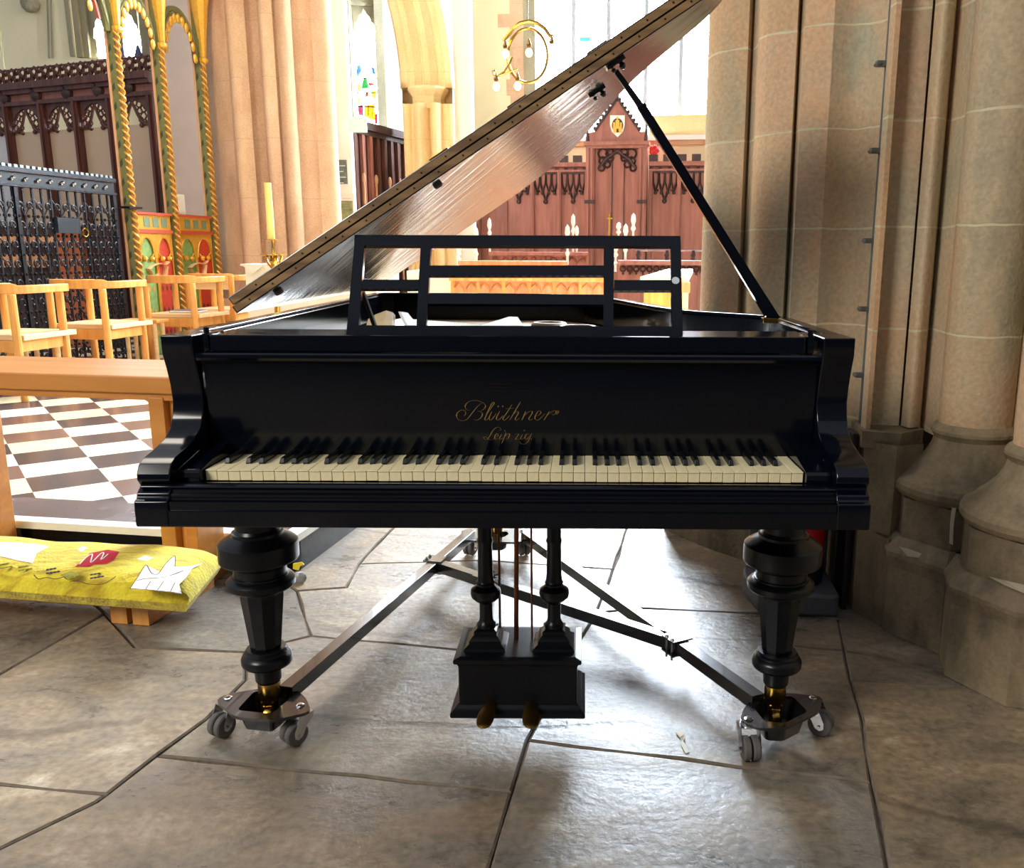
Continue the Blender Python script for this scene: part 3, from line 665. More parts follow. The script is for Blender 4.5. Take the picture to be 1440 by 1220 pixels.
# ------------------------------------------------------------------ SETTING: floors, piers, walls
def slab_material():
    m, nt, b = newmat('flagstone'); N = nt.nodes.new; L = nt.links.new
    ge = N('ShaderNodeNewGeometry'); at_ = N('ShaderNodeAttribute'); at_.attribute_name = 'tint'
    mp = N('ShaderNodeMapping'); mp.inputs['Rotation'].default_value = (0, 0, .35); mp.inputs['Scale'].default_value = (1, 1.6, 1); L(ge.outputs['Position'], mp.inputs[0])
    n = N('ShaderNodeTexNoise'); n.inputs['Scale'].default_value = 3.0; n.inputs['Detail'].default_value = 12; n.inputs['Roughness'].default_value = .70; n.inputs['Distortion'].default_value = .35; L(mp.outputs[0], n.inputs[0])
    r = N('ShaderNodeValToRGB'); e = r.color_ramp.elements; e[0].position = .3; e[0].color = rgb(92, 86, 80); e[1].position = .7; e[1].color = rgb(188, 178, 160)
    x = e.new(.45); x.color = rgb(128, 119, 107); x = e.new(.56); x.color = rgb(146, 130, 110)
    L(n.outputs['Fac'], r.inputs[0])
    mx = N('ShaderNodeMix'); mx.data_type = 'RGBA'; mx.blend_type = 'MULTIPLY'; mx.inputs[0].default_value = 1; L(r.outputs[0], mx.inputs[6]); L(at_.outputs['Color'], mx.inputs[7])
    # fine pits and dark specks
    n2 = N('ShaderNodeTexNoise'); n2.inputs['Scale'].default_value = 45; n2.inputs['Detail'].default_value = 5; L(ge.outputs['Position'], n2.inputs[0])
    r2 = N('ShaderNodeMapRange'); r2.inputs[1].default_value = .34; r2.inputs[2].default_value = .6; r2.inputs[3].default_value = .72; r2.inputs[4].default_value = 1.06; L(n2.outputs['Fac'], r2.inputs[0])
    m2 = N('ShaderNodeMix'); m2.data_type = 'RGBA'; m2.blend_type = 'MULTIPLY'; m2.inputs[0].default_value = 1; L(mx.outputs[2], m2.inputs[6]); L(r2.outputs[0], m2.inputs[7])
    # bedding-plane cracks
    w = N('ShaderNodeTexWave'); w.bands_direction = 'Y'; w.inputs['Scale'].default_value = .33; w.inputs['Distortion'].default_value = 14; w.inputs['Detail'].default_value = 4; w.inputs['Detail Scale'].default_value = .9; L(mp.outputs[0], w.inputs[0])
    cr = N('ShaderNodeMapRange'); cr.inputs[1].default_value = .0; cr.inputs[2].default_value = .022; cr.inputs[3].default_value = .62; cr.inputs[4].default_value = 1; L(w.outputs['Fac'], cr.inputs[0])
    n4 = N('ShaderNodeTexNoise'); n4.inputs['Scale'].default_value = 1.7; L(ge.outputs['Position'], n4.inputs[0])
    g4 = N('ShaderNodeMath'); g4.operation = 'GREATER_THAN'; g4.inputs[1].default_value = .60; L(n4.outputs['Fac'], g4.inputs[0])
    mm = N('ShaderNodeMath'); mm.operation = 'MAXIMUM'; L(cr.outputs[0], mm.inputs[0]); L(g4.outputs[0], mm.inputs[1])
    m5 = N('ShaderNodeMix'); m5.data_type = 'RGBA'; m5.blend_type = 'MULTIPLY'; m5.inputs[0].default_value = 1; L(m2.outputs[2], m5.inputs[6]); L(mm.outputs[0], m5.inputs[7])
    L(m5.outputs[2], b.inputs['Base Color'])
    rr = N('ShaderNodeMapRange'); rr.inputs[1].default_value = .3; rr.inputs[2].default_value = .7; rr.inputs[3].default_value = .20; rr.inputs[4].default_value = .46; L(n.outputs['Fac'], rr.inputs[0]); L(rr.outputs[0], b.inputs['Roughness'])
    b.inputs['Specular IOR Level'].default_value = .85
    s1 = N('ShaderNodeMath'); s1.operation = 'MULTIPLY_ADD'; s1.inputs[1].default_value = .28; L(n2.outputs['Fac'], s1.inputs[0]); L(n.outputs['Fac'], s1.inputs[2])
    s2 = N('ShaderNodeMath'); s2.operation = 'MULTIPLY_ADD'; s2.inputs[1].default_value = .35; L(mm.outputs[0], s2.inputs[0]); L(s1.outputs[0], s2.inputs[2])
    bp = N('ShaderNodeBump'); bp.inputs['Strength'].default_value = .5; bp.inputs['Distance'].default_value = .013; L(s2.outputs[0], bp.inputs['Height']); L(bp.outputs[0], b.inputs['Normal'])
    return m
MT['flag'] = slab_material()
MT['mortar'] = mat('floor_mortar', (112, 100, 86), rough=.95, bump=.4, bscale=90, noise=.25, nscale=30)
J = dict
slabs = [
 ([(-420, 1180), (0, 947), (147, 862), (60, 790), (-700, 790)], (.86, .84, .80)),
 ([(147, 862), (0, 947), (-420, 1180), (-400, 1080), (0, 1102), (150, 1116), (290, 1010), (345, 955), (345, 916), (190, 909)], (1.24, 1.20, 1.12)),  # tint raised to paint window glare onto this slab
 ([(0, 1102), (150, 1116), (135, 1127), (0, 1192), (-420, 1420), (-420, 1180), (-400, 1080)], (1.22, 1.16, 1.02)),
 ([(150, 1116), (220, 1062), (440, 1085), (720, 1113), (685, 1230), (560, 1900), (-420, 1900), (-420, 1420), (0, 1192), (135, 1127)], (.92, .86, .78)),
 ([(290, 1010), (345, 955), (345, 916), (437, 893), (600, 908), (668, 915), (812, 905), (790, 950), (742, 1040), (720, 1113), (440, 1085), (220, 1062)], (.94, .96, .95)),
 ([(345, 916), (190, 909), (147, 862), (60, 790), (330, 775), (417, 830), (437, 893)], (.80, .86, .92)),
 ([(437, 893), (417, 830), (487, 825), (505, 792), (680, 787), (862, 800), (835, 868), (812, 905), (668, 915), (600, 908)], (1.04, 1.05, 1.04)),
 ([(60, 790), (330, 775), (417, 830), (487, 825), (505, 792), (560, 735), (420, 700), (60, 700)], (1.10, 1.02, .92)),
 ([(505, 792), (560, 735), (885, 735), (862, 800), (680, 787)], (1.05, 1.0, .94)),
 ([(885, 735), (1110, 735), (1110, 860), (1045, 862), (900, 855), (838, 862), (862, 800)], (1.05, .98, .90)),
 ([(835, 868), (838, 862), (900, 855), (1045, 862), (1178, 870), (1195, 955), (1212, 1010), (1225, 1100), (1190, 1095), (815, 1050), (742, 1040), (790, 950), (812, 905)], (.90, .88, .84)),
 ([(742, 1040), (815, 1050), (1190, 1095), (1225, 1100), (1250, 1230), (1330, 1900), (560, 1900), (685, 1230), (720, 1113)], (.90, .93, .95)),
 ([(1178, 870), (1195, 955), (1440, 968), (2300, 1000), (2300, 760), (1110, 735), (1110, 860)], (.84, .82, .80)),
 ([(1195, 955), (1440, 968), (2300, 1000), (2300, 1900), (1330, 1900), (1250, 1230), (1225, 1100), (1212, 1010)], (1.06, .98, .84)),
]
mb = MB(); under = MB()
under.add([(-12, -1.2, -.012), (12, -1.2, -.012), (12, 24, -.012), (-12, 24, -.012)], [(0, 1, 2, 3)], mi=1)
mb.add(under.v, under.f, mi=1)
def inset(pts, d):
    n = len(pts); ar = sum(pts[i].x * pts[(i + 1) % n].y - pts[(i + 1) % n].x * pts[i].y for i in range(n)); sg = 1 if ar > 0 else -1; out = []
    for i in range(n):
        a = (pts[i] - pts[i - 1]).normalized(); b = (pts[(i + 1) % n] - pts[i]).normalized()
        na = Vector((-a.y, a.x, 0)); nb = Vector((-b.y, b.x, 0)); bi = (na + nb)
        bi = bi.normalized() if bi.length > 1e-4 else na
        out.append(pts[i] + bi * sg * min(d / max(.35, bi.dot(na)), d * 2.5))
    return out
rs = random.Random(3)
def slab(pts, tint, sub=.12):
    # ragged edge: subdivide and jitter, then a worn shoulder
    E_ = []
    n = len(pts)
    for i in range(n):
        p, q = pts[i], pts[(i + 1) % n]; L_ = (q - p).length; k = max(1, min(24, int(L_ / sub)))
        for j in range(k):
            w = p.lerp(q, j / k)
            if j: w = w + Vector((rs.uniform(-.006, .006), rs.uniform(-.006, .006), 0))
            E_.append(w)
    h = rs.uniform(-.002, .002); tx, ty = rs.uniform(-.002, .002), rs.uniform(-.002, .002)
    c = sum(E_, Vector()) / len(E_)
    def zz(p): return h + (p.x - c.x) * tx + (p.y - c.y) * ty if (p - c).length < 2.5 else h
    O = inset(E_, .0025); I = inset(E_, .0075); m = len(O)
    o_ = [Vector((p.x, p.y, -.012)) for p in O]; s_ = [Vector((p.x, p.y, zz(p) - .004)) for p in O]; i_ = [Vector((p.x, p.y, zz(p))) for p in I]
    mb.add(o_ + s_ + i_, [(i, (i + 1) % m, m + (i + 1) % m, m + i) for i in range(m)] + [], mi=1)
    mb.add(s_ + i_, [(i, (i + 1) % m, m + (i + 1) % m, m + i) for i in range(m)], mi=1); mb.add(i_, [tuple(range(m))], tint=tint)
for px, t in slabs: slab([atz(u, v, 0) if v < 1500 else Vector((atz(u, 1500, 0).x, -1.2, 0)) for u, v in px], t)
# far rows beyond the piano
y = atz(700, 735, 0).y
while y < 4.4:
    x = -1.0 + rs.uniform(-.3, .3); hgt = rs.uniform(.5, .8)
    while x < 2.6:
        w = rs.uniform(.6, 1.1); k = rs.uniform(.92, 1.12); slab([Vector((x, y, 0)), Vector((x + w, y, 0)), Vector((x + w, y + hgt, 0)), Vector((x, y + hgt, 0))], (k, k * .97, k * .92), .3); x += w
    y += hgt
floor = struct(mesh('floor', mb, ['flag', 'mortar']))
b = MB(); b.add([(-12, -7, -.002), (12, -7, -.002), (12, -1.19, -.002), (-12, -1.19, -.002)], [(0, 1, 2, 3)]); struct(mesh('floor', b, mat('nave_floor', (44, 42, 42), rough=.9, noise=.2, nscale=3)))
# chancel platform: marble chequer laid diagonally, white nosing, black riser
def checker():
    m, nt, b = newmat('marble_chequer'); N = nt.nodes.new; L = nt.links.new
    ge = N('ShaderNodeNewGeometry'); mp = N('ShaderNodeMapping'); mp.vector_type = 'TEXTURE'
    p = atz(58, 714.5, .15); q = atz(172.5, 697.5, .15); ang = math.atan2(q.y - p.y, q.x - p.x); s = (q - p).length
    mp.inputs['Location'].default_value = (p.x, p.y, 0); mp.inputs['Rotation'].default_value = (0, 0, ang); mp.inputs['Scale'].default_value = (s, s, s)
    L(ge.outputs['Position'], mp.inputs[0])
    sp = N('ShaderNodeSeparateXYZ'); L(mp.outputs[0], sp.inputs[0]); fl = []
    for k in 'XY':
        f = N('ShaderNodeMath'); f.operation = 'FLOOR'; L(sp.outputs[k], f.inputs[0]); fl.append(f)
    a = N('ShaderNodeMath'); a.operation = 'ADD'; L(fl[0].outputs[0], a.inputs[0]); L(fl[1].outputs[0], a.inputs[1])
    md = N('ShaderNodeMath'); md.operation = 'FLOORED_MODULO'; md.inputs[1].default_value = 2; L(a.outputs[0], md.inputs[0])
    cv = N('ShaderNodeCombineXYZ'); L(fl[0].outputs[0], cv.inputs[0]); L(fl[1].outputs[0], cv.inputs[1])
    wn = N('ShaderNodeTexWhiteNoise'); L(cv.outputs[0], wn.inputs[0])
    dk = N('ShaderNodeValToRGB'); dk.color_ramp.elements[0].color = rgb(66, 62, 64); dk.color_ramp.elements[1].color = rgb(116, 88, 76); dk.color_ramp.elements[0].position = .35; dk.color_ramp.elements[1].position = .65; L(wn.outputs[0], dk.inputs[0])
    lt_ = N('ShaderNodeValToRGB'); lt_.color_ramp.elements[0].color = rgb(248, 240, 218); lt_.color_ramp.elements[1].color = rgb(242, 222, 176); L(wn.outputs[0], lt_.inputs[0])
    mx = N('ShaderNodeMix'); mx.data_type = 'RGBA'; L(md.outputs[0], mx.inputs[0]); L(lt_.outputs[0], mx.inputs[6]); L(dk.outputs[0], mx.inputs[7])
    n = N('ShaderNodeTexNoise'); n.inputs['Scale'].default_value = 9; n.inputs['Detail'].default_value = 5; L(ge.outputs['Position'], n.inputs[0])
    r = N('ShaderNodeMapRange'); r.inputs[1].default_value = .3; r.inputs[2].default_value = .7; r.inputs[3].default_value = .88; r.inputs[4].default_value = 1.08; L(n.outputs['Fac'], r.inputs[0])
    m2 = N('ShaderNodeMix'); m2.data_type = 'RGBA'; m2.blend_type = 'MULTIPLY'; m2.inputs[0].default_value = 1; L(mx.outputs[2], m2.inputs[6]); L(r.outputs[0], m2.inputs[7])
    L(m2.outputs[2], b.inputs['Base Color']); b.inputs['Roughness'].default_value = .24; b.inputs['Specular IOR Level'].default_value = .5
    bp = N('ShaderNodeBump'); bp.inputs['Strength'].default_value = .05; L(n.outputs['Fac'], bp.inputs['Height']); L(bp.outputs[0], b.inputs['Normal'])
    return m
MT['chequer'] = checker()
MT['nosing'] = mat('white_marble', (236, 232, 222), rough=.3, noise=.05, nscale=8)
MT['border'] = mat('border_marble', (96, 84, 82), rough=.25, noise=.25, nscale=4)
MT['riser'] = mat('black_marble', (14, 13, 13), rough=.2, spec=.25, noise=.3, nscale=14, bump=.1, bscale=30)
ZP = .15
cbx = lambda mbx, a0, a1, b0, b1, z0, z1, mi=0: mbx.box(a0, a1, b0, b1, z0, z1, mi=mi, fn=chp)
b = MB(); cbx(b, -9, -.06, .06, 14, -.01, ZP); cbx(b, -.06, 4.8, 1.4, 14, -.01, ZP); struct(mesh('floor', b, 'chequer'))
b = MB(); cbx(b, -9, -.0, 0, .062, ZP - .028, ZP + .0015); cbx(b, -.062, 0, .06, 1.4, ZP - .028, ZP + .0015); cbx(b, 0, 4.8, 1.34, 1.4, ZP - .028, ZP + .0015); struct(mesh('trim_1', b, 'nosing'))
b = MB(); cbx(b, -9, -.012, .012, .07, 0, ZP - .028); cbx(b, -.07, -.012, .012, 1.4, 0, ZP - .028); cbx(b, 0, 4.8, 1.35, 1.4, 0, ZP - .028); struct(mesh('trim_2', b, 'riser'))
b = MB(); cbx(b, -9, -.062, .062, .30, ZP, ZP + .0012); struct(mesh('trim_3', b, 'border'))

# right-hand compound pier
MT['sand'] = stone('weathered_sandstone', [(150, 144, 122), (184, 168, 138), (200, 166, 130), (170, 164, 138)], course=.325, offs=.01, mortar=(206, 196, 160))
MT['sandlow'] = stone('dark_sandstone', [(86, 78, 60), (116, 104, 82), (148, 130, 102), (104, 94, 76)], rough=.75, scale=5)
MT['sandwarm'] = stone('warm_sandstone', [(184, 144, 114), (206, 168, 134), (216, 182, 148)], course=.62, offs=.1, mortar=(190, 160, 128), bump=.15, mw=.008)
MT['sandgold'] = stone('pale_gold_stone', [(214, 182, 126), (232, 204, 150)], course=.9, mortar=(206, 176, 120), bump=.1)
MT['sandgrey'] = stone('grey_stone', [(140, 132, 106), (166, 156, 128)], bump=.1)
pier = thing('stone_pier', 'large clustered sandstone pier with moulded base beside the right end of the piano', 'pillar', (1.2, 2.9, 0))
prs = random.Random(11)
def shaft_prism(mbx, poly, z0, z1, closed=False, h=.325, off=.01, smooth=False, var=.10, hue=0):
    # poly: plan outline; each facet gets its own blocks tinted course by course
    zs = [z0]; z = math.ceil((z0 + off + .02) / h) * h - off
    while z < z1: zs.append(z); z += h
    zs.append(z1); n = len(poly); rng = n if closed else n - 1
    for k in range(len(zs) - 1):
        kk = prs.uniform(1 - var, 1 + var); t = (kk * (1 + hue), kk, kk * (1 - hue * .6 + prs.uniform(-.04, .04)))
        vs = [Vector((p[0], p[1], zs[k])) for p in poly] + [Vector((p[0], p[1], zs[k + 1])) for p in poly]
        mbx.add(vs, [(i, (i + 1) % n, n + (i + 1) % n, n + i) for i in range(rng)], smooth=smooth, tint=t)
ZT = 5.2
A_, B_ = Vector((1.235, 2.69)), Vector((1.315, 2.36))
def circ(c, r, a0, a1, n=16): return [(c[0] + r * math.cos(math.radians(a0 + (a1 - a0) * i / n)), c[1] + r * math.sin(math.radians(a0 + (a1 - a0) * i / n))) for i in range(n + 1)]
up = MB()
# plan of the shafts, far left silhouette to near right (each in its own tint)
def ptu(u, Y, v=250): p = at(u, v, Y); return (p.x, p.y)
q0, q1, q2, q3, q4, q5 = ptu(990, 3.62), ptu(1049, 3.40), ptu(1058, 3.36), ptu(1113, 3.14), ptu(1121, 3.10), ptu(1160, 3.05)
def bulge(p, q, k, n=12):
    p = Vector(p); q = Vector(q); d = q - p; nn = Vector((d.y, -d.x)).normalized()
    if nn.y > 0: nn = -nn
    return [tuple(p + d * (i / n) + nn * k * math.sin(PI * i / n)) for i in range(n + 1)]
shaft_prism(up, [(q0[0] + .5, q0[1] + .4), q0] , .35, ZT)
shaft_prism(up, bulge(q0, (q1[0] - .012, q1[1] - .0), .045), .35, ZT, smooth=True, hue=.03)
shaft_prism(up, [(q1[0] - .012, q1[1]), (q1[0] + .012, q1[1] + .05), q2], .35, ZT, hue=-.02)
shaft_prism(up, bulge(q2, (q3[0] - .006, q3[1]), .05), .35, ZT, smooth=True, hue=.05)
shaft_prism(up, [(q3[0] - .006, q3[1]), (q3[0] + .014, q3[1] + .05), q4], .35, ZT, hue=-.03)
shaft_prism(up, [q4, q5], .35, ZT, hue=.08, var=.07)
q6 = ptu(1234, 2.98); shaft_prism(up, bulge(q5, q6, -.05), .35, ZT, smooth=True, hue=-.06)
q7, q8 = ptu(1243, 2.80), ptu(1250, 2.80)
shaft_prism(up, [q6, (q7[0] - .0, q7[1] + .05), q7], 0, ZT, hue=0); shaft_prism(up, [q7, q8], .0, ZT, hue=.14, var=.03)
q9 = ptu(1292, 2.86); shaft_prism(up, [q8, (q8[0] + .02, q8[1] + .08), q9], .62, ZT, hue=-.02)
q10 = ptu(1322, 2.82); shaft_prism(up, bulge((q9[0], q9[1] - .02), q10, .035), .64, ZT, smooth=True, hue=-.04)
shaft_prism(up, [q10, (q10[0] + .03, q10[1] + .06), (A_.x - .09, A_.y + .06)], .62, ZT)
shaft_prism(up, circ(A_, .108, 150, 330, 22), .62, ZT, smooth=True, hue=.05)
shaft_prism(up, [(A_.x + .09, A_.y - .05), (A_.x + .12, A_.y - .16), (B_.x - .06, B_.y + .09)], .62, ZT)
shaft_prism(up, circ(B_, .108, 130, 330, 22), .62, ZT, smooth=True, hue=.04)
shaft_prism(up, [(B_.x + .1, B_.y - .05), (B_.x + .5, B_.y - .1), (B_.x + .5, 3.8), (q0[0] + .5, q0[1] + .4)], .0, ZT)
mesh('shafts', up, 'sand', pier)
lowm = MB()
# back pier plinths behind the piano
shaft_prism(lowm, [(.95, 4.1), (.36, 3.67), (.40, 3.60), (.52, 3.42), (.60, 3.33), (.74, 3.16), (.88, 3.04), (.955, 2.76), (.985, 2.66), (1.3, 3.0)], 0, .30, closed=True, h=.5)
lowm.prism([Vector((x, y, .30)) for x, y in [(.95, 4.1), (.40, 3.69), (.44, 3.62), (.56, 3.45), (.64, 3.36), (.78, 3.2), (.92, 3.08), (.985, 2.80), (1.3, 3.0)]], (0, 0, .08))
shaft_prism(lowm, [(q8[0] - .02, q8[1] - .02), (1.0, 2.70), (1.10, 2.74)], .0, .60, h=.4)
lowm.prism([Vector((x, y, .58)) for x, y in [(q7[0] - .02, q7[1] - .03), (1.02, 2.73), (1.12, 2.80), (1.1, 2.95), (q7[0], 2.95)]], (0, 0, .055))
def octo(c, r, rot=22.5): return [(c.x + r * math.cos(math.radians(rot + 45 * i)), c.y + r * math.sin(math.radians(rot + 45 * i))) for i in range(8)]
for c, rot in ((A_, 12), (B_, 6)):
    # bell base, octagonal drum, chamfered ledge, lower plinth
    s = MB(); s.lathe([(.108, .68), (.120, .672), (.128, .660), (.128, .650), (.120, .640), (.116, .632), (.122, .61), (.140, .575), (.168, .545), (.188, .528), (.192, .520), (.200, .514), (.222, .500), (.230, .485), (.230, .468), (.220, .452), (.205, .444), (.19, .442)], (c.x, c.y, 0), 44)
    mesh('moulded_base', s, 'sandlow', pier)
    s = MB(); s.prism([Vector((x, y, .30)) for x, y in octo(c, .222, rot)], (0, 0, .145))
    o1 = octo(c, .235, rot); o2 = octo(c, .272, rot); vs = [Vector((x, y, .318)) for x, y in o1] + [Vector((x, y, .275)) for x, y in o2] + [Vector((x, y, .262)) for x, y in o2] + [Vector((x, y, .225)) for x, y in octo(c, .262, rot)] + [Vector((x, y, 0)) for x, y in octo(c, .262, rot)]
    s.add(vs, [(8 * k + i, 8 * k + (i + 1) % 8, 8 * k + 8 + (i + 1) % 8, 8 * k + 8 + i) for k in range(4) for i in range(8)] + [tuple(range(8))])
    mesh('plinth', s, 'sandlow', pier)
# worn pale chips
MT['chip'] = mat('chipped_lime', (196, 186, 160), rough=.9, noise=.1)
mesh('lower_plinth', lowm, 'sandlow', pier)
def chip(pts, c, r, rot):
    b_ = MB(); vs = []
    for u, v in pts:
        rr = ray(u, v); best = None
        oc = octo(c, r, rot)
        for i in range(8):
            p, q = Vector(oc[i]), Vector(oc[(i + 1) % 8]); e = q - p; det = rr.x * -e.y + rr.y * e.x
            if abs(det) < 1e-9: continue
            t = (p.x * -e.y + p.y * e.x) / det; uu = (rr.x * p.y - rr.y * p.x) / det
            if t > 0 and -.01 <= uu <= 1.01: best = t if best is None else min(best, t)
        if best is None: return
        vs.append(CAM + rr * (best - .002))
    b_.prism(vs, ray(1340, 750).normalized() * .002); mesh('worn_chip', b_, 'chip', pier)
chip([(1339, 708), (1345, 710), (1341, 740), (1340, 766), (1335, 764), (1336, 735)], A_, .222, 12)
chip([(1264, 768), (1280, 772), (1296, 778), (1292, 784), (1276, 782)], A_, .272, 12)
chip([(1362, 796), (1373, 800), (1370, 812), (1363, 830)], A_, .262, 12)
chip([(1390, 810), (1410, 815), (1440, 822), (1440, 834), (1412, 822)], B_, .272, 6)
# conduit clipped to the pier
cp = at(1236, 250, 2.90)
cond = thing('wall_conduit', 'slim dark grey conduit running up the groove of the right-hand pier', 'pipe', (cp.x, cp.y, .4))
b = MB(); b.tube([(cp.x, cp.y, .4), (cp.x + .004, cp.y, 2), (cp.x, cp.y, 4)], .011, 10); mesh('pipe', b, 'pipe', cond)
for z in (1.02, 1.24, 1.52, 1.78, .80):
    b = MB(); b.box(cp.x - .034, cp.x + .012, cp.y - .014, cp.y + .012, z - .008, z + .008); b.lathe([(.006, -.02), (.006, .02)], (cp.x - .03, cp.y, z), 8, axis='y'); mesh('clip', b, 'pipe', cond)
# ------------------------------------------------------------------ THINGS AROUND THE PIANO
# communion rail (church axes), left of the piano
rail = thing('communion_rail', 'long low light-oak communion rail standing on the chancel step left of the piano', 'rail', ch(-1.6, 0), -TH)
b = MB(); b.box(-4.2, -.275, -.205, .225, .715, .775, fn=chp); t_ = bevel(mesh('rail_top', b, 'oak', rail), .006)
b = MB(); b.box(-4.2, -.29, -.19, .20, .690, .715, fn=chp); mesh('under_batten', b, 'oak', rail)
for k, a in enumerate((-.405, -1.29, -2.6)):
    for j, (a0, a1, b0, b1) in enumerate([(0, .058, -.195, -.135), (.058, .092, -.165, -.10), (.092, .135, -.185, -.02)]):
        b = MB(); b.box(a + a0, a + a1, b0, b1, 0, .70, fn=chp); tag(bevel(mesh('post', b, 'pine' if j == 1 else 'oak', rail), .003), None)
# kneeler: slatted wooden base with a long yellow needlepoint cushion on top
kn = thing('kneeler', 'low wooden kneeler base under the yellow cushion in front of the communion rail', 'kneeler', ch(-1.0, -.38), -TH)
b = MB(); b.box(-4.2, -.155, -.505, -.285, .058, .10, fn=chp); mesh('platform', b, 'oak', kn)
for a in (-.395, -1.55, -2.7):
    for a0 in (0, .078):
        b = MB(); b.box(a + a0, a + a0 + .058, -.50, -.29, 0, .058, fn=chp); mesh('foot', b, 'pine', kn)
MT['kneel'] = None
def needle():
    m, nt, b = newmat('yellow_needlepoint'); N = nt.nodes.new; L = nt.links.new
    tc = N('ShaderNodeTexCoord')
    n = N('ShaderNodeTexNoise'); n.inputs['Scale'].default_value = 9; n.inputs['Detail'].default_value = 5; n.inputs['Distortion'].default_value = 1.2
    mp = N('ShaderNodeMapping'); mp.inputs['Scale'].default_value = (1, 3, 1); mp.inputs['Rotation'].default_value = (0, 0, .5); L(tc.outputs['Object'], mp.inputs[0]); L(mp.outputs[0], n.inputs[0])
    r = N('ShaderNodeValToRGB'); r.color_ramp.elements[0].position = .3; r.color_ramp.elements[0].color = rgb(182, 150, 22); r.color_ramp.elements[1].position = .62; r.color_ramp.elements[1].color = rgb(228, 208, 44); L(n.outputs['Fac'], r.inputs[0]); L(r.outputs[0], b.inputs['Base Color'])
    v = N('ShaderNodeTexVoronoi'); v.inputs['Scale'].default_value = 95; L(tc.outputs['Object'], v.inputs[0])
    bp = N('ShaderNodeBump'); bp.inputs['Strength'].default_value = .5; bp.inputs['Distance'].default_value = .006; L(v.outputs['Distance'], bp.inputs['Height']); L(bp.outputs[0], b.inputs['Normal'])
    b.inputs['Roughness'].default_value = .9; b.inputs['Sheen Weight'].default_value = .2
    return m
MT['kneel'] = needle()
ka1, kb0, kb1, kz0, kz1 = -.085, -.61, -.25, .101, .205
def ktop(a, b_):
    # height of the cushion's upper surface (soft pillow)
    s = min(1, max(0, (b_ - kb0) / (kb1 - kb0))); e = (1 - abs(2 * s - 1) ** 5) ** .5 if 0 <= s <= 1 else 0
    ra = min(1, max(0, (kend(b_) - a) / .10)); e2 = (1 - (1 - ra) ** 2.5) ** .5
    wob = .004 * math.sin(a * 9 + b_ * 5) + .003 * math.sin(a * 23 - b_ * 11)
    return kz0 + .035 + (kz1 - kz0 - .035 + wob) * min(e, 1) * e2
def kend(b_): s = (b_ - kb0) / (kb1 - kb0); return -.035 - .10 * s
b = MB(); NA, NB = 90, 18; vs = []
for i in range(NA + 1):
    f = i / NA
    for j in range(NB + 1):
        bb_ = kb0 + (kb1 - kb0) * j / NB; a = -4.2 + (kend(bb_) + 4.2) * (1 - (1 - f) ** 1.6)
        vs.append(chp(Vector((a, bb_, ktop(a, bb_)))))
for i in range(NA + 1):
    f = i / NA
    for j in range(NB + 1):
        s = j / NB; bb_ = kb0 + .02 + (kb1 - kb0 - .04) * s; a = -4.2 + (kend(bb_) - .02 + 4.2) * (1 - (1 - f) ** 1.6)
        vs.append(chp(Vector((a, bb_, kz0))))
M_ = NB + 1; T_ = (NA + 1) * M_; fs = []
for i in range(NA):
    for j in range(NB): fs += [(i * M_ + j, (i + 1) * M_ + j, (i + 1) * M_ + j + 1, i * M_ + j + 1), (T_ + i * M_ + j, T_ + (i + 1) * M_ + j, T_ + (i + 1) * M_ + j + 1, T_ + i * M_ + j + 1)]
    fs += [(i * M_, (i + 1) * M_, T_ + (i + 1) * M_, T_ + i * M_), (i * M_ + NB, (i + 1) * M_ + NB, T_ + (i + 1) * M_ + NB, T_ + i * M_ + NB)]
for j in range(NB): fs += [(j, j + 1, T_ + j + 1, T_ + j), (NA * M_ + j, NA * M_ + j + 1, T_ + NA * M_ + j + 1, T_ + NA * M_ + j)]
b.add(vs, fs, smooth=True)
cush = mesh('kneeler_cushion', b, 'kneel'); tag(cush, 'long yellow needlepoint kneeler cushion with white crowns and grapes, lying on the low wooden base', 'cushion')
CW = WM[cush.name]
MT['stitch_white'] = mat('white_wool', (240, 236, 222), rough=.95, bump=.3, bscale=200)
MT['stitch_red'] = mat('red_wool', (186, 30, 46), rough=.95, bump=.3, bscale=200)
MT['stitch_brown'] = mat('brown_wool', (84, 50, 34), rough=.95)
MT['stitch_purple'] = mat('grape_wool', (72, 62, 96), rough=.95, noise=.3, nscale=90)
MT['stitch_green'] = mat('leaf_wool', (150, 148, 52), rough=.95, noise=.2, nscale=60)
def ksurf(u, v, h=.0015):
    # photo point on the cushion, solved on its own surface
    z = kz1
    for _ in range(8):
        p = atz(u, v, z); q = p - C0; a, bb_ = q.dot(E1), q.dot(E2); z = ktop(a, bb_)
    p = atz(u, v, z); return Vector((p.x, p.y, z + h))
def kpatch(px, m, name, label, h=.0015):
    b_ = MB(); n = len(px); cx = sum(p[0] for p in px) / n; cy = sum(p[1] for p in px) / n
    # radial grid so that the patch follows the cushion
    rings = 4; vs = [ksurf(cx, cy, h)]; E_ = []
    for i in range(n):
        for k in range(3): E_.append((px[i][0] + (px[(i + 1) % n][0] - px[i][0]) * k / 3, px[i][1] + (px[(i + 1) % n][1] - px[i][1]) * k / 3))
    n = len(E_)
    for r in range(1, rings + 1):
        for p in E_: vs.append(ksurf(cx + (p[0] - cx) * r / rings, cy + (p[1] - cy) * r / rings, h))
    fs = [(0, 1 + i, 1 + (i + 1) % n) for i in range(n)]
    for r in range(rings - 1):
        for i in range(n): fs.append((1 + r * n + i, 1 + r * n + (i + 1) % n, 1 + (r + 1) * n + (i + 1) % n, 1 + (r + 1) * n + i))
    b_.add(vs, fs); return tag(mesh(name, b_, m, cush), label)
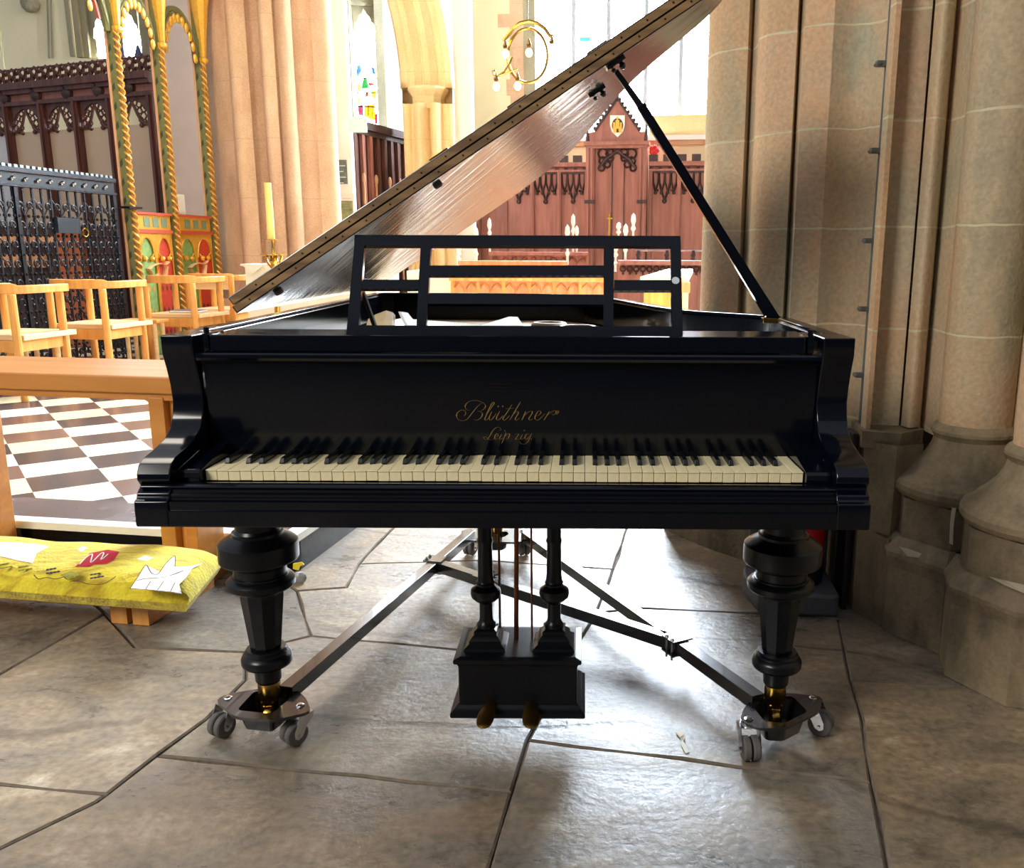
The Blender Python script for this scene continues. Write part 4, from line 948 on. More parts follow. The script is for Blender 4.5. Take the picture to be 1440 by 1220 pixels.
kpatch([(183, 828), (194, 812), (205, 795), (213, 806), (222, 808), (234, 792), (246, 782), (246, 797), (262, 797), (285, 792), (270, 800), (262, 812), (252, 822), (256, 836), (240, 833), (210, 830)], 'stitch_white', 'embroidered_crown', 'white stitched crown')
kpatch([(-30, 752), (0, 762), (45, 764), (70, 768), (52, 778), (46, 792), (24, 788), (0, 782), (-30, 780)], 'stitch_white', 'embroidered_crown', 'white stitched crown')
kpatch([(105, 797), (118, 788), (126, 778), (152, 773), (168, 776), (160, 788), (150, 793), (132, 794), (126, 797)], 'stitch_red', 'embroidered_emblem', 'red stitched emblem')
def kline(px, w, m, name='stitched_stem', label=None, h=.003):
    b_ = MB(); P_ = cat_rom([(x, y) for x, y in px], 4); b_.tube([ksurf(p.x, p.y, h) for p in P_], w, 5, flat=.5); o = mesh(name, b_, m, cush)
    if label: o['label'] = label
    return o
for cr_ in ([(183, 828), (194, 812), (205, 795), (213, 806), (222, 808), (234, 792), (246, 782), (246, 797)], [(183, 828), (210, 830), (240, 833), (256, 836)], [(192, 817), (206, 814), (232, 812), (258, 803)], [(205, 829), (212, 818)], [(222, 830), (230, 818)], [(240, 832), (246, 820)]): kline(cr_, .0012, 'stitch_brown', 'crown_outline', h=.0025)
kline([(112, 794), (122, 784), (130, 780), (128, 792), (142, 779), (146, 779), (142, 788), (152, 780)], .0022, 'stitch_white', 'stitched_letters', 'white stitched letters on the red emblem')
kline([(48, 809), (54, 815), (66, 813), (78, 815), (90, 812)], .0017, 'stitch_brown'); kline([(98, 819), (110, 818), (124, 822), (145, 822), (158, 815), (163, 811)], .0017, 'stitch_brown')
kline([(90, 812), (96, 816), (110, 818)], .0017, 'stitch_brown')
for gx, gy in ((75, 804), (137, 811), (8, 797), (36, 800)):
    for k in range(7): b_ = MB(); p = ksurf(gx + (k % 4) * 5 - 8, gy - (k // 4) * 5 + 2 - (k % 4) * .8, .001); b_.ball(p, .0055, 8, sc=(1, 1, .4)); mesh('stitched_grape', b_, 'stitch_purple' if gx > 60 else 'stitch_green', cush)
kpatch([(84, 809), (100, 803), (112, 808), (104, 813), (92, 813)], 'stitch_green', 'stitched_leaf', 'olive leaf')
kpatch([(192, 786), (204, 781), (216, 784), (206, 789)], 'stitch_white', 'stitched_flower', 'small pale flower', .001)
kpatch([(108, 772), (116, 768), (124, 770), (114, 776)], 'stitch_white', 'stitched_flower', 'small pale flower', .001)

# fire extinguisher on its grey plastic stand behind the right leg
p0 = Vector((.585, 3.02, 0)); S0 = Vector((.74, 2.88, 0))
std = thing('extinguisher_stand', 'grey moulded plastic floor stand behind the right front leg of the piano', 'stand', (.73, 2.9, 0))
b = MB(); base = rounded([(.575, 2.95), (.60, 2.765), (.865, 2.735), (.885, 3.0), (.60, 3.05)], .03)
b.prism([Vector((p.x, p.y, 0)) for p in base], (0, 0, .075)); bevel(mesh('tray', b, 'greyplastic', std), .008)
b = MB(); bk_ = rounded([(.60, 3.0), (.875, 2.955), (.885, 3.0), (.61, 3.045)], .015); b.prism([Vector((p.x, p.y, .07)) for p in bk_], (0, 0, .5)); bevel(mesh('back_panel', b, 'greyplastic', std), .006)
ex = thing('fire_extinguisher', 'red fire extinguisher with a black base standing behind the right leg of the piano', 'fire extinguisher', (.775, 2.89, .075))
b = MB(); b.lathe([(.066, .16), (.068, .165), (.068, .50), (.060, .53), (.035, .55), (.02, .555)], (.772, 2.885, 0), 28); mesh('cylinder', b, 'exting', ex)
b = MB(); b.lathe([(.055, .076), (.068, .082), (.070, .10), (.070, .165), (.067, .165)], (.772, 2.885, 0), 28); mesh('base_skirt', b, 'blackplastic', ex)
b = MB(); b.lathe([(.0688, .36), (.0688, .50)], (.772, 2.885, 0), 12, a0=math.radians(215), a1=math.radians(300), cap=False); tag(mesh('instruction_label', b, mat('red_label', (214, 60, 62), rough=.4, noise=.3, nscale=120), ex), 'printed band')
b = MB(); b.lathe([(.02, .555), (.02, .58)], (.772, 2.885, 0), 12); b.box(.765, .779, 2.80, 2.90, .575, .60); mesh('valve', b, 'blackplastic', ex)
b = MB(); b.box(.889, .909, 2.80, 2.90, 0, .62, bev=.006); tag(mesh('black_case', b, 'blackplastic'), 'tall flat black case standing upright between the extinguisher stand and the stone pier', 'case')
# scrap of paper on the flagstones
b = MB(); S_ = [atz(u, v, .002) for u, v in [(950, 1030), (956, 1028), (964, 1036), (961, 1042), (966, 1050), (970, 1057), (964, 1059), (958, 1048), (957, 1038)]]
b.prism(S_, (0, 0, .0006)); b.prism([S_[0] + Vector((0, 0, .002)), S_[1] + Vector((0, 0, .004)), S_[2] + Vector((0, 0, .012)), S_[8] + Vector((0, 0, .004))], (0, 0, .0006)); tag(mesh('paper_scrap', b, 'paper'), 'small torn scrap of white paper lying on the flagstones left of the right castor plate', 'paper')
# small plastic bag tied behind the left leg
b = MB(); c = at(425, 800, 3.03); b.ball((c.x - .012, c.y, .019), .024, 10, sc=(1.1, .7, 1)); 
bag = mesh('plastic_bag', b, mat('clear_plastic', (150, 150, 152), rough=.25, noise=.3, nscale=60)); tag(bag, 'crumpled grey plastic bag with a yellow tag at the corner of the chancel step', 'bag')
b = MB(); b.prism([c + Vector(v) for v in ((-.024, -.02, .030), (.008, -.02, .036), (.016, -.02, .026), (.0, -.02, .020), (-.006, -.02, .004), (-.026, -.02, .010))], (0, -.004, 0)); tag(mesh('tag', b, mat('yellow_tag', (232, 206, 40), rough=.5), bag), 'yellow tag')
# ------------------------------------------------------------------ LEFT: chairs, gate, painted screen, tracery screen
def make_chair(name, label, a, b_, hi=False, book=False):
    # origin at the centre of the seat on the platform; faces +E2
    t = thing(name, label, 'chair', ch(a, b_, ZP), -TH, 'light wooden chairs along the iron gate'); w, d = .235, .22
    def part(n, mb, m='pine'): return bevel(mesh(n, mb, m, t, local=True), .004)
    for sx in (-1, 1):
        for sy in (-1, 1):
            m_ = MB(); m_.lathe([(.024, 0), (.028, .2), (.028, .745 if not (hi and sy < 0) else .80)], (sx * w, sy * d, 0), 12); part('leg', m_)
    m_ = MB(); m_.box(-w - .03, w + .03, -d + .03, d + .095, .425, .462); part('seat', m_, 'seat')
    m_ = MB(); m_.box(-w, w, d - .01, d + .01, .345, .425); m_.box(-w - .01, -w + .01, -d, d, .345, .425); m_.box(w - .01, w + .01, -d, d, .345, .425); m_.box(-w, w, -d - .01, -d + .01, .345, .425); part('apron', m_)
    m_ = MB(); path = [(-w - .0, d + .05), (-w - .01, .10), (-w + .0, -.12), (-w + .09, -d - .01), (0, -d - .035), (w - .09, -d - .01), (w, -.12), (w + .01, .10), (w, d + .05)]
    P_ = cat_rom(path, 5); n = len(P_); vs = []
    for i, p in enumerate(P_):
        tt = (P_[min(i + 1, n - 1)] - P_[max(i - 1, 0)]).normalized(); s = Vector((tt.y, -tt.x, 0)) * .042
        hh = .070 if .3 < i / n < .7 else .055
        for q, z in ((p - s, .745), (p + s, .745), (p + s, .745 + hh), (p - s, .745 + hh)): vs.append((q.x, q.y, z))
    m_.add(vs, [(4 * i + k, 4 * i + (k + 1) % 4, 4 * i + 4 + (k + 1) % 4, 4 * i + 4 + k) for i in range(n - 1) for k in range(4)] + [(0, 1, 2, 3), tuple(4 * (n - 1) + k for k in range(4))]); part('bow_rail', m_)
    if hi: m_ = MB(); m_.box(-w + .02, w - .02, -d - .02, -d + .005, .66, .80); part('backrest', m_, 'seat')
    return t
def chair_at(u, v_, k, name, label, **kw):      # u of the right rear post, b measured along the row
    r = ray(u, 400); A_row = -3.25
    tt = (A_row + (C0 - CAM).dot(E1)) / r.dot(E1); p = CAM + r * tt; return make_chair(name, label, A_row - .235, (p - C0).dot(E2) + .22, **kw)
ch1 = chair_at(14, 0, 0, 'wooden_chair', 'light wooden bow-back chair nearest the left edge, in front of the iron gate')
ch2 = chair_at(143, 0, 0, 'wooden_chair', 'light wooden bow-back chair at the right end of the iron gate, beside a stool')
ch3 = chair_at(270, 0, 0, 'wooden_chair', 'light wooden bow-back chair before the painted screen, a book on its seat')
ch4 = chair_at(325, 0, 0, 'wooden_chair', 'light wooden chair with a tall back panel, farthest along the row by the white altar', hi=True)
def stool(a, b_, label):
    t = thing('wooden_stool', label, 'stool', ch(a, b_, ZP), -TH, 'low wooden stools between the chairs')
    m_ = MB(); m_.box(-.19, .19, -.09, .09, .40, .43); bevel(mesh('seat', m_, 'pine', t, local=True), .006)
    for sx in (-1, 1):
        for sy in (-1, 1): m_ = MB(); m_.lathe([(.017, 0), (.019, .40)], (sx * .14, sy * .055, 0), 10); mesh('leg', m_, 'seat', t, local=True)
stool(-3.62, (ch2.location - C0).dot(E2) - .43, 'low light-wood stool left of the second chair, against the iron gate'); 
stool(-3.62, (ch3.location - C0).dot(E2) - .43, 'low light-wood stool left of the third chair, before the painted screen')
p = Vector(ch3.location) + Vector((.02, .02, .4635))
b = MB(); b.box(-.14, .14, -.09, .09, 0, .022); b.map(lambda q: Vector((q.x, q.y, q.z)) + p); hb = mesh('hymn_book', b, mat('book_blue', (84, 92, 120), rough=.5)); tag(hb, 'small blue-grey book lying on the seat of the third chair', 'book')
b = MB(); b.box(-.137, .143, -.092, .088, .003, .019); b.map(lambda q: q + p + Vector((.003, 0, 0))); mesh('pages', b, 'paper', hb)

# iron gate in the side screen
AG = -4.1
def gp(b_, z, da=0): return ch(AG + da, b_, z)
bg0, bg1 = 2.1, pa(163, 300, AG)[0]
zt = pa(163, 252, AG)[1]
gate = thing('iron_gate', 'black wrought-iron gate of scrolls and bars behind the chairs on the left', 'gate', gp((bg0 + bg1) / 2, ZP), -TH)
def gbox(mbx, b0, b1, z0, z1, d0, d1): mbx.box(b0, b1, d0, d1, z0, z1, fn=lambda p: gp(p.x, p.z, p.y))
b = MB(); gbox(b, bg0, bg1, zt - .035, zt, -.035, .035); gbox(b, bg0, bg1, zt - .15, zt - .128, -.03, .03)
tag(mesh('top_rail', b, 'iron', gate), None)
b = MB(); gbox(b, bg0, bg1, zt - .13, zt - .04, -.008, .008); fr = mesh('frieze_band', b, mat('dark_plate', (30, 33, 34), rough=.4, metal=.5), gate)
b = MB(); y_ = bg0
while y_ < bg1 - .05: gbox(b, y_, y_ + .035, zt + .0, zt + .022, -.03, .03); y_ += .062
mesh('crest', b, mat('silver_grey', (120, 124, 126), rough=.35, metal=.7), gate)
b = MB(); y_ = bg0 + .06
while y_ < bg1 - .05:
    for dz in (-.012, .012): b.ball(gp(y_ + dz, zt - .085 + dz * .6, .016), .014, 6)
    y_ += .135
mesh('frieze_rosettes', b, 'chrome', gate)
nb = int((bg1 - bg0) / .098)
bar = None
for i in range(nb + 1):
    y_ = bg0 + i * (bg1 - bg0) / nb; b = MB(); gbox(b, y_ - .008, y_ + .008, ZP, zt - .14, -.008, .008)
    if bar is None: bar = mesh('bar', b, 'iron', gate); y00 = y_
    else: c = bar.copy(); col.objects.link(c); c.parent = gate; c.location = (0, y_ - y00, 0)
# frames of the two leaves
for y_ in (bg0 + .01, (bg0 + bg1) / 2 + .12, bg1 - .02):
    b = MB(); gbox(b, y_ - .02, y_ + .02, ZP, zt - .14, -.018, .018); mesh('leaf_stile', b, 'iron', gate)
# scroll panels: one C-scroll pair per bay and row
def scroll(cx, cz, s, flip):
    pts = []
    for k in range(15):
        a = k / 14 * 3.6 * PI / 2; r = s * (1 - k / 17.0)
        pts.append(gp(cx + flip * (r * math.cos(a) * .8 - s * .2), cz + r * math.sin(a), .012))
    return pts
rows = [zt - .30 - .155 * k for k in range(10)]
w_ = (bg1 - bg0) / nb
for ri, z in enumerate(rows):
    if z < ZP + .05: continue
    b = MB()
    for i in range(nb):
        cx = bg0 + (i + .5) * w_
        for fl in (-1, 1): b.tube(scroll(cx, z, .044, fl), .0068, 5)
        b.tube([gp(cx - w_ / 2, z - .078, .0), gp(cx, z, .008), gp(cx + w_ / 2, z + .078, 0)] if i % 2 else [gp(cx + w_ / 2, z - .078, 0), gp(cx, z, .008), gp(cx - w_ / 2, z + .078, 0)], .006, 5)
        for q in (-.026, .026): b.ball(gp(cx + q, z - .078, .014), .014, 6)
    mesh('scroll_row', b, 'iron', gate)
yl = pa(88, 323, AG)[0]
b = MB(); gbox(b, yl - .10, yl + .16, 1.33, 1.46, -.03, .045); lk = mesh('lock_box', b, mat('lock_steel', (56, 62, 66), rough=.3, metal=.7), gate)
b = MB(); c_ = gp(yl + .20, 1.34, .06); b.tube([c_ + E2 * .035 * math.cos(a) + Vector((0, 0, .035 * math.sin(a))) for a in [k * PI / 8 for k in range(16)]], .005, 6, closed=True); tag(mesh('ring_handle', b, 'brass', lk), 'brass ring')

# painted and gilded parclose screen
scr = thing('painted_screen', 'tall painted screen with gilded twisted posts and red and green arched panels', 'screen', gp(bg1 + .8, ZP), -TH)
pu = [(187, 298, 152), (246, 298, 222), (301, 301, 279)]
pbs = [pa(u - 3, 298, AG)[0] for u, _, _ in pu]; zr = pa(215, 299, AG)[1]
ZSP = [pa(153, 30, AG)[1], pa(222, 50, AG)[1], pa(279, 70, AG)[1]]
zs_ = sum(ZSP) / 3 - .10
pbs = [pbs[0] + 0, pbs[1], pbs[2]]
allp = [2.0] + pbs
for i, y_ in enumerate(allp):
    b = MB(); gbox(b, y_ - .045, y_ + .025, ZP, zs_ + 1.2, -.035, .035); po = mesh('post', b, 'green', scr)
    b = MB(); gbox(b, y_ - .060, y_ - .035, ZP, zs_ + 1.2, -.052, -.034); tag(mesh('post_edge', b, 'pinkedge', po), 'pinkish beaded edge')
    b = MB(); z0 = ZP; n_ = 230
    b.lathe([(.022, ZP), (.022, zs_)], (0, 0, 0), 10, fn=lambda p, y_=y_: gp(y_ - .02 + p.x, p.z, .045 + p.y)); mesh('post_shaft', b, mat('shaft_brown_%d' % i, (150, 96, 40), rough=.5), po)
    b = MB()
    for s_ in range(2):
        b.tube([gp(y_ - .02 + .024 * math.cos(k * .62 + s_ * PI), ZP + (zs_ - ZP) * k / n_, .045 + .024 * math.sin(k * .62 + s_ * PI)) for k in range(n_ + 1)], .0105, 5)
    tag(mesh('gilt_twist', b, 'gold', po), 'gilded spiral rope')
    b = MB(); b.lathe([(.03, zs_ - .02), (.05, zs_), (.05, zs_ + .03), (.03, zs_ + .04), (.034, zs_ + .06), (.05, zs_ + .25), (.09, zs_ + .55), (.16, zs_ + .9)], (0, 0, 0), 9, fn=lambda p, y_=y_: gp(y_ + .0 + p.x, p.z, .045 + p.y), smooth=False); tag(mesh('fan_capital', b, 'gold', po), 'gilded ribbed fan capital')
    if i < 3:
        # spots painted on the post
        pass
b = MB()
for y_ in allp:
    z = ZP + .1
    while z < zs_: b.prism([gp(y_ - .0455, z, -.03), gp(y_ - .0455, z + .03, .0), gp(y_ - .0455, z + .085, -.005), gp(y_ - .0455, z + .05, -.03)], -E2 * .001); z += .17
mesh('painted_leaves', b, mat('dark_green', (52, 66, 40), rough=.6), scr)
# lower panels
for i in range(2):
    y0, y1 = pbs[i] + .035, pbs[i + 1] - .075
    b = MB(); gbox(b, y0, y1, zr - .025, zr, -.05, .04); gbox(b, y0, y1, zr - .20, zr - .165, -.05, .035); mr = mesh('panel_rail', b, 'redrail', scr)
    b = MB(); gbox(b, y0, y1, zr - .165, zr - .025, -.03, .012); mesh('gold_frieze', b, 'gold', mr)
    b = MB(); n_ = 4
    for k in range(n_ - 1): yy = y0 + (k + .9) * (y1 - y0) / n_; gbox(b, yy, yy + .09, zr - .14, zr - .05, .012, .016)
    tag(mesh('frieze_square', b, mat('sage_%d' % i, (116, 136, 104), rough=.5), mr), 'grey-green squares')
    ym = (y0 + y1) / 2
    for (a_, b__, m, nm) in ((y0, ym, 'leafgreen', 'green_panel'), (ym, y1, 'red', 'red_panel')):
        b = MB(); gbox(b, a_, b__, ZP, zr - .20, -.02, 0); pn = mesh(nm, b, m, scr)
        # gilt arch with spandrels
        b = MB(); cx, hw = (a_ + b__) / 2, (b__ - a_) / 2; zt_ = zr - .20; zsp = zt_ - .24
        arch = [(cx - hw, zsp)] + [(cx - hw + .03 + (hw - .03) * (1 - math.cos(k * PI / 16)), zsp + (zt_ - .04 - zsp) * math.sin(k * PI / 16) ** .9) for k in range(9)]
        arch += [(2 * cx - x, z) for x, z in arch[::-1][1:]]
        poly = arch + [(cx + hw, zt_), (cx - hw, zt_)]
        # spandrel as quads between the arch and the head
        for k in range(len(arch) - 1):
            (x0, z0), (x1, z1) = arch[k], arch[k + 1]
            b.prism([gp(x0, z0, .001), gp(x1, z1, .001), gp(x1, zt_, .001), gp(x0, zt_, .001)], E1 * .014)
        b.tube([gp(x, z, .012) for x, z in arch[1:-1]], .010, 5)
        for s_ in (-1, 1):
            b.tube([gp(cx + s_ * (hw - .01), ZP, .01), gp(cx + s_ * (hw - .01), zsp, .01)], .009, 5); b.ball(gp(cx + s_ * .055, zsp - .01, .018), .028, 8); b.tube([gp(cx + s_ * (hw - .02), zsp + .03, .012), gp(cx + s_ * .09, zsp + .035, .014), gp(cx + s_ * .06, zsp, .016)], .009, 5)
        tag(mesh('gilt_arch', b, 'gold', pn), 'gilded cusped arch')
        b = MB(); zz = zsp - .12; rs2 = random.Random(i * 7 + (nm == 'red_panel'))
        for k in range(9): yy = cx + (k % 3 - 1) * hw * .5; z2 = zt_ - .55 - (k // 3) * .22; b.prism([gp(yy - .02, z2, .001), gp(yy, z2 - .03, .001), gp(yy + .02, z2, .001), gp(yy, z2 + .04, .001)], E1 * .001)
        mesh('painted_sprig', b, 'gold' if m == 'leafgreen' else 'darkwood', pn)
    b = MB(); zz = zr - .58
    rb_ = cat_rom([(ym - .17, zz + .03), (ym - .10, zz + .06), (ym, zz + .08), (ym + .10, zz + .07), (ym + .16, zz + .10)], 5)
    b.tube([gp(p.x, p.y, .016) for p in rb_], .034, 6, flat=.2)
    b.tube([gp(ym - .15, zz + .02, .016), gp(ym - .09, zz - .06, .016), gp(ym - .02, zz - .02, .016)], .026, 6, flat=.2); b.tube([gp(ym + .12, zz + .06, .016), gp(ym + .09, zz - .04, .016), gp(ym + .12, zz - .12, .016)], .034, 6, flat=.2)
    tag(mesh('painted_scroll', b, mat('scroll_pink_%d' % i, (236, 186, 140), rough=.6), scr), 'pale painted ribbon scroll')
# arch heads with gilded leaf cusps high up
for i in range(3):
    y0, y1 = allp[i] + .035, allp[i + 1] - .075; cx, hw = (y0 + y1) / 2, (y1 - y0) / 2
    b = MB(); g = MB(); hA = min(.95, hw * 1.5)
    arch = [(cx - hw * math.cos(k * PI / 24), zs_ - .02 + hA * math.sin(k * PI / 24)) for k in range(25)]
    b.tube([gp(x, z, 0) for x, z in arch], .03, 6); b.tube([gp(x, z - .05, .02) for x, z in arch[1:-1]], .014, 5)
    mesh('arch_head', b, 'green', scr)
    for k in range(2, 23, 2): x, z = arch[k]; g.ball(gp(cx + (x - cx) * .86, z - .09, .03), .034, 7, sc=(.6, .9, 1.5))
    b = MB(); b.tube([gp(cx + (x - cx) * .93, z - .05, .01) for x, z in arch[1:-1]], .016, 5); mesh('cusping', b, 'redrail', scr)
    tag(mesh('gilt_leaves', g, 'gold', scr), 'gilded leaf cusps')
b = MB(); y_ = pbs[0] - .12; gbox(b, y_ - .03, y_ + .16, zr + .02, zr + .04, -.02, .10); mesh('iron_strap', b, 'iron', scr)
ycard = pa(255, 290, AG)[0]
b = MB(); gbox(b, ycard - .07, ycard + .12, zr + .001, zr + .21, -.045, -.035); cdn = mesh('notice_card', b, 'paper'); tag(cdn, 'white card with a red picture standing on the rail of the painted screen', 'card')
b = MB(); gbox(b, ycard - .05, ycard - .005, zr + .03, zr + .18, -.0345, -.034); mesh('picture', b, 'poppy', cdn)

# carved oak tracery screen further left, in front of the aisle window
YS = 10.6                       # its b in church axes
sc_ang = math.radians(-9)
s0 = at(215, 140, 11.2)         # right-hand end
SD = Vector((-math.cos(math.radians(22)), math.sin(math.radians(22)), 0)); SN = Vector((SD.y, -SD.x, 0))
def sp(s, z, d=0): return Vector((s0.x, s0.y, 0)) + SD * s + Vector((0, 0, z)) + SN * -d
def shit(u, v):
    r = ray(u, v); n_ = SN; t = (Vector((s0.x, s0.y, 0)) - CAM).dot(n_) / r.dot(n_); p = CAM + r * t; return ((p - Vector((s0.x, s0.y, 0))).dot(SD), p.z)
zc = shit(215, 104)[1]; zh = shit(212, 135)[1]; zcu = shit(212, 175)[1]
tscr = thing('tracery_screen', 'tall dark carved oak screen with pierced arch heads and frosted panes behind the iron gate', 'screen', sp(1.2, ZP))
def sbox(mbx, a, b__, z0, z1, d0=-.05, d1=.05): mbx.box(a, b__, d0, d1, z0, z1, fn=lambda p: sp(p.x, p.z, p.y))
zc2 = shit(10, 118)[1]
SL = 4.2
b = MB(); sbox(b, -.05, SL, zc - .06, zc + .02, -.12, .14); sbox(b, -.05, SL, zc - .11, zc - .06, -.08, .10); mesh('cornice', b, 'darkwood', tscr)
b = MB(); sbox(b, -.05, SL, zh, zh + .05, -.06, .08); mesh('head_rail', b, 'darkwood', tscr)
b = MB(); sbox(b, -.05, SL, zh + .05, zc - .11, -.02, .03); mesh('frieze', b, 'redwood', tscr)
s_list = [shit(u, 200)[0] for u in (222, 163, 115, 67, 18)]; dS = (s_list[4] - s_list[1]) / 3
posts = [0.0, s_list[1], s_list[2], s_list[3], s_list[4], s_list[4] + dS]
for k, s in enumerate(posts):
    b = MB(); sbox(b, s - .05, s + .05, ZP, zh, -.05, .06); sbox(b, s - .018, s + .018, ZP, zh + .02, .06, .085); mesh('post', b, 'darkwood', tscr)
for k in range(6):
    s = shit(12 + k * 44, 128)[0]; b = MB(); b.ball(sp(s, (zh + zc) / 2 - .02, .06), .08, 8, sc=(1, .7, 1)); b.ball(sp(s + .03, (zh + zc) / 2 + .03, .09), .04, 6); mesh('carved_boss', b, 'blackoak', tscr)
for k in range(5):
    a, c_ = posts[k] + .05, posts[k + 1] - .05; cx, hw = (a + c_) / 2, (c_ - a) / 2; hh = zh - zcu
    b = MB()
    # solid spandrels over a pointed arch, then cusped tracery of rings
    ar = [(cx - hw * math.cos(q * PI / 20), zh + hh * (-1.0 + .9 * math.sin(q * PI / 20))) for q in range(21)]
    for q in range(20): b.prism([sp(ar[q][0], ar[q][1], -.02), sp(ar[q + 1][0], ar[q + 1][1], -.02), sp(ar[q + 1][0], zh, -.02), sp(ar[q][0], zh, -.02)], -SN * .04)
    for s_ in (-1, 1):
        for (fx, fz, r) in ((.80, -.50, .055), (.80, -.36, .05), (.62, -.56, .05), (.58, -.42, .06), (.60, -.26, .055), (.38, -.30, .05), (.36, -.16, .05), (.15, -.12, .045), (.72, -.22, .04), (.42, -.50, .045)):
            c0 = (cx + s_ * fx * hw, zh + fz * hh / .62); b.tube([sp(c0[0] + r * .8 * math.cos(t), c0[1] + r * .7 * math.sin(t), 0) for t in [j * PI / 5 for j in range(10)]], .010, 4, closed=True)
        b.tube([sp(cx + s_ * hw * f, zh + z * hh / .62, .01) for f, z in ((1, -.62), (.7, -.60), (.45, -.52), (.30, -.40), (.16, -.24), (0, -.10))], .020, 5)
        b.ball(sp(cx + s_ * hw * .42, zh - hh, 0), .03, 7)
    mesh('tracery', b, 'darkwood', tscr)
    b = MB(); zb_ = shit(120, 180)[1]; b.add([sp(a, ZP + .9, -.01), sp(c_, ZP + .9, -.01), sp(c_, zb_, -.01), sp(a, zb_, -.01)], [(0, 1, 2, 3)]); b.prism([sp(a, ZP + .9, -.012), sp(c_, ZP + .9, -.012), sp(c_, zb_, -.012), sp(a, zb_, -.012)], SN * .006)
    tag(mesh('frosted_pane', b, mat('frost_%d' % k, (206, 176, 146) if k < 4 else (214, 208, 206), rough=.25, spec=.4, noise=.03, nscale=3), tscr), 'milky glass pane')
b = MB(); sbox(b, 0, SL, ZP, ZP + .9, -.03, .03); mesh('dado', b, 'darkwood', tscr)
# pierced crest
b = MB(); s = 0; zq = zc + .02; k = 0; hC = shit(205, 81)[1] - zc
while s < SL:
    w = .21
    b.tube([sp(s, zq, 0), sp(s + w * .25, zq + hC * .3, .02), sp(s + w * .5, zq + hC * .45, 0), sp(s + w * .85, zq + hC * .85, .02)], .016, 4)
    b.tube([sp(s + w, zq, 0), sp(s + w * .75, zq + hC * .3, -.02), sp(s + w * .5, zq + hC * .45, 0), sp(s + w * .1, zq + hC * .85, .02)], .016, 4)
    for (fx, fz, r) in ((.5, .22, .045), (.5, .68, .05), (0, .5, .05), (.0, .18, .035), (.02, .82, .035)): b.tube([sp(s + fx * w + r * math.cos(t), zq + fz * hC + r * math.sin(t), .01) for t in [j * PI / 4 for j in range(8)]], .014, 4, closed=True)
    b.tube([sp(s, zq + hC * .72, 0), sp(s + w * .5, zq + hC * 1.06, 0), sp(s + w, zq + hC * .72, 0)], .014, 4)
    s += w
b.tube([sp(0, zq + hC * .98, 0), sp(SL, zq + hC * .98, 0)], .012, 4); mesh('pierced_crest', b, 'darkwood', tscr)

# warm clustered pillar behind the painted screen
pil = thing('stone_pillar', 'tall warm pink sandstone clustered pillar behind the white altar', 'pillar', (-3.3, 10.2, ZP))
m_ = MB()
def pp(u, Y): q = at(u, 150, Y); return (q.x, q.y)
seg = [(292, 10.3, 326, 10.0, .04), (326, 9.98, 353, 9.9, .10), (353, 9.9, 371, 10.05, -.10), (371, 9.85, 391, 9.8, .07), (391, 9.85, 395, 9.85, -.02), (395, 9.8, 416, 9.82, .07), (418, 9.98, 444, 10.02, -.03), (444, 10.0, 472, 10.3, .10)]
prev = None
for (u0, y0, u1, y1, k) in seg:
    p, q = pp(u0, y0), pp(u1, y1)
    if prev: shaft_prism(m_, [prev, p], ZP, 7, h=.62, off=.1, var=.03)
    shaft_prism(m_, bulge(p, q, k, 14), ZP, 7, smooth=True, h=.62, off=.1, var=.035, hue=.01); prev = q
shaft_prism(m_, [prev, (prev[0] * 1.10, prev[1] * 1.09), (pp(292, 10.3)[0] * 1.1, 11.4), pp(292, 10.3)], ZP, 7, h=.62, off=.1, var=.03)
mesh('shafts', m_, 'sandwarm', pil)
m_ = MB(); m_.prism([Vector((x, y, ZP)) for x, y in [(pp(285, 9.7)[0], 9.7), (pp(480, 9.7)[0], 9.7), (pp(480, 9.7)[0] * 1.12, 11), (pp(285, 9.7)[0] * 1.12, 11)]], (0, 0, .5)); mesh('base', m_, 'sandwarm', pil)

# white altar with cloth
al = thing('altar', 'white cloth-covered altar in front of the warm pillar, right of the chairs', 'altar', at(385, 430, 8.8) * 1, -TH)
def frame_at(u, v, Y): p = at(u, v, Y); return p
q = at(344, 372, 8.4); zA = at(380, 371, 8.4).z; w_ = (at(440, 372, 8.4) - q).length
fnA = lambda p: Vector((q.x, q.y, 0)) + E1 * p.x + E2 * p.y + Vector((0, 0, p.z))
b = MB(); b.box(.0, 1.3, 0, .6, ZP, zA - .02, fn=fnA); mesh('frontal', b, 'cloth', al)
b = MB(); b.box(-.03, 1.33, -.03, .63, zA - .02, zA, fn=fnA)
for i in range(6): b.prism([(x, -.034, z) for x, z in ((.2 * i, zA - .02), (.2 * i + .2, zA - .02), (.2 * i + .1, zA - .09))], (0, -.003, 0), fn=fnA)
tag(bevel(mesh('altar_cloth', b, 'cloth', al), .008), 'white linen top cloth with a pointed hem')
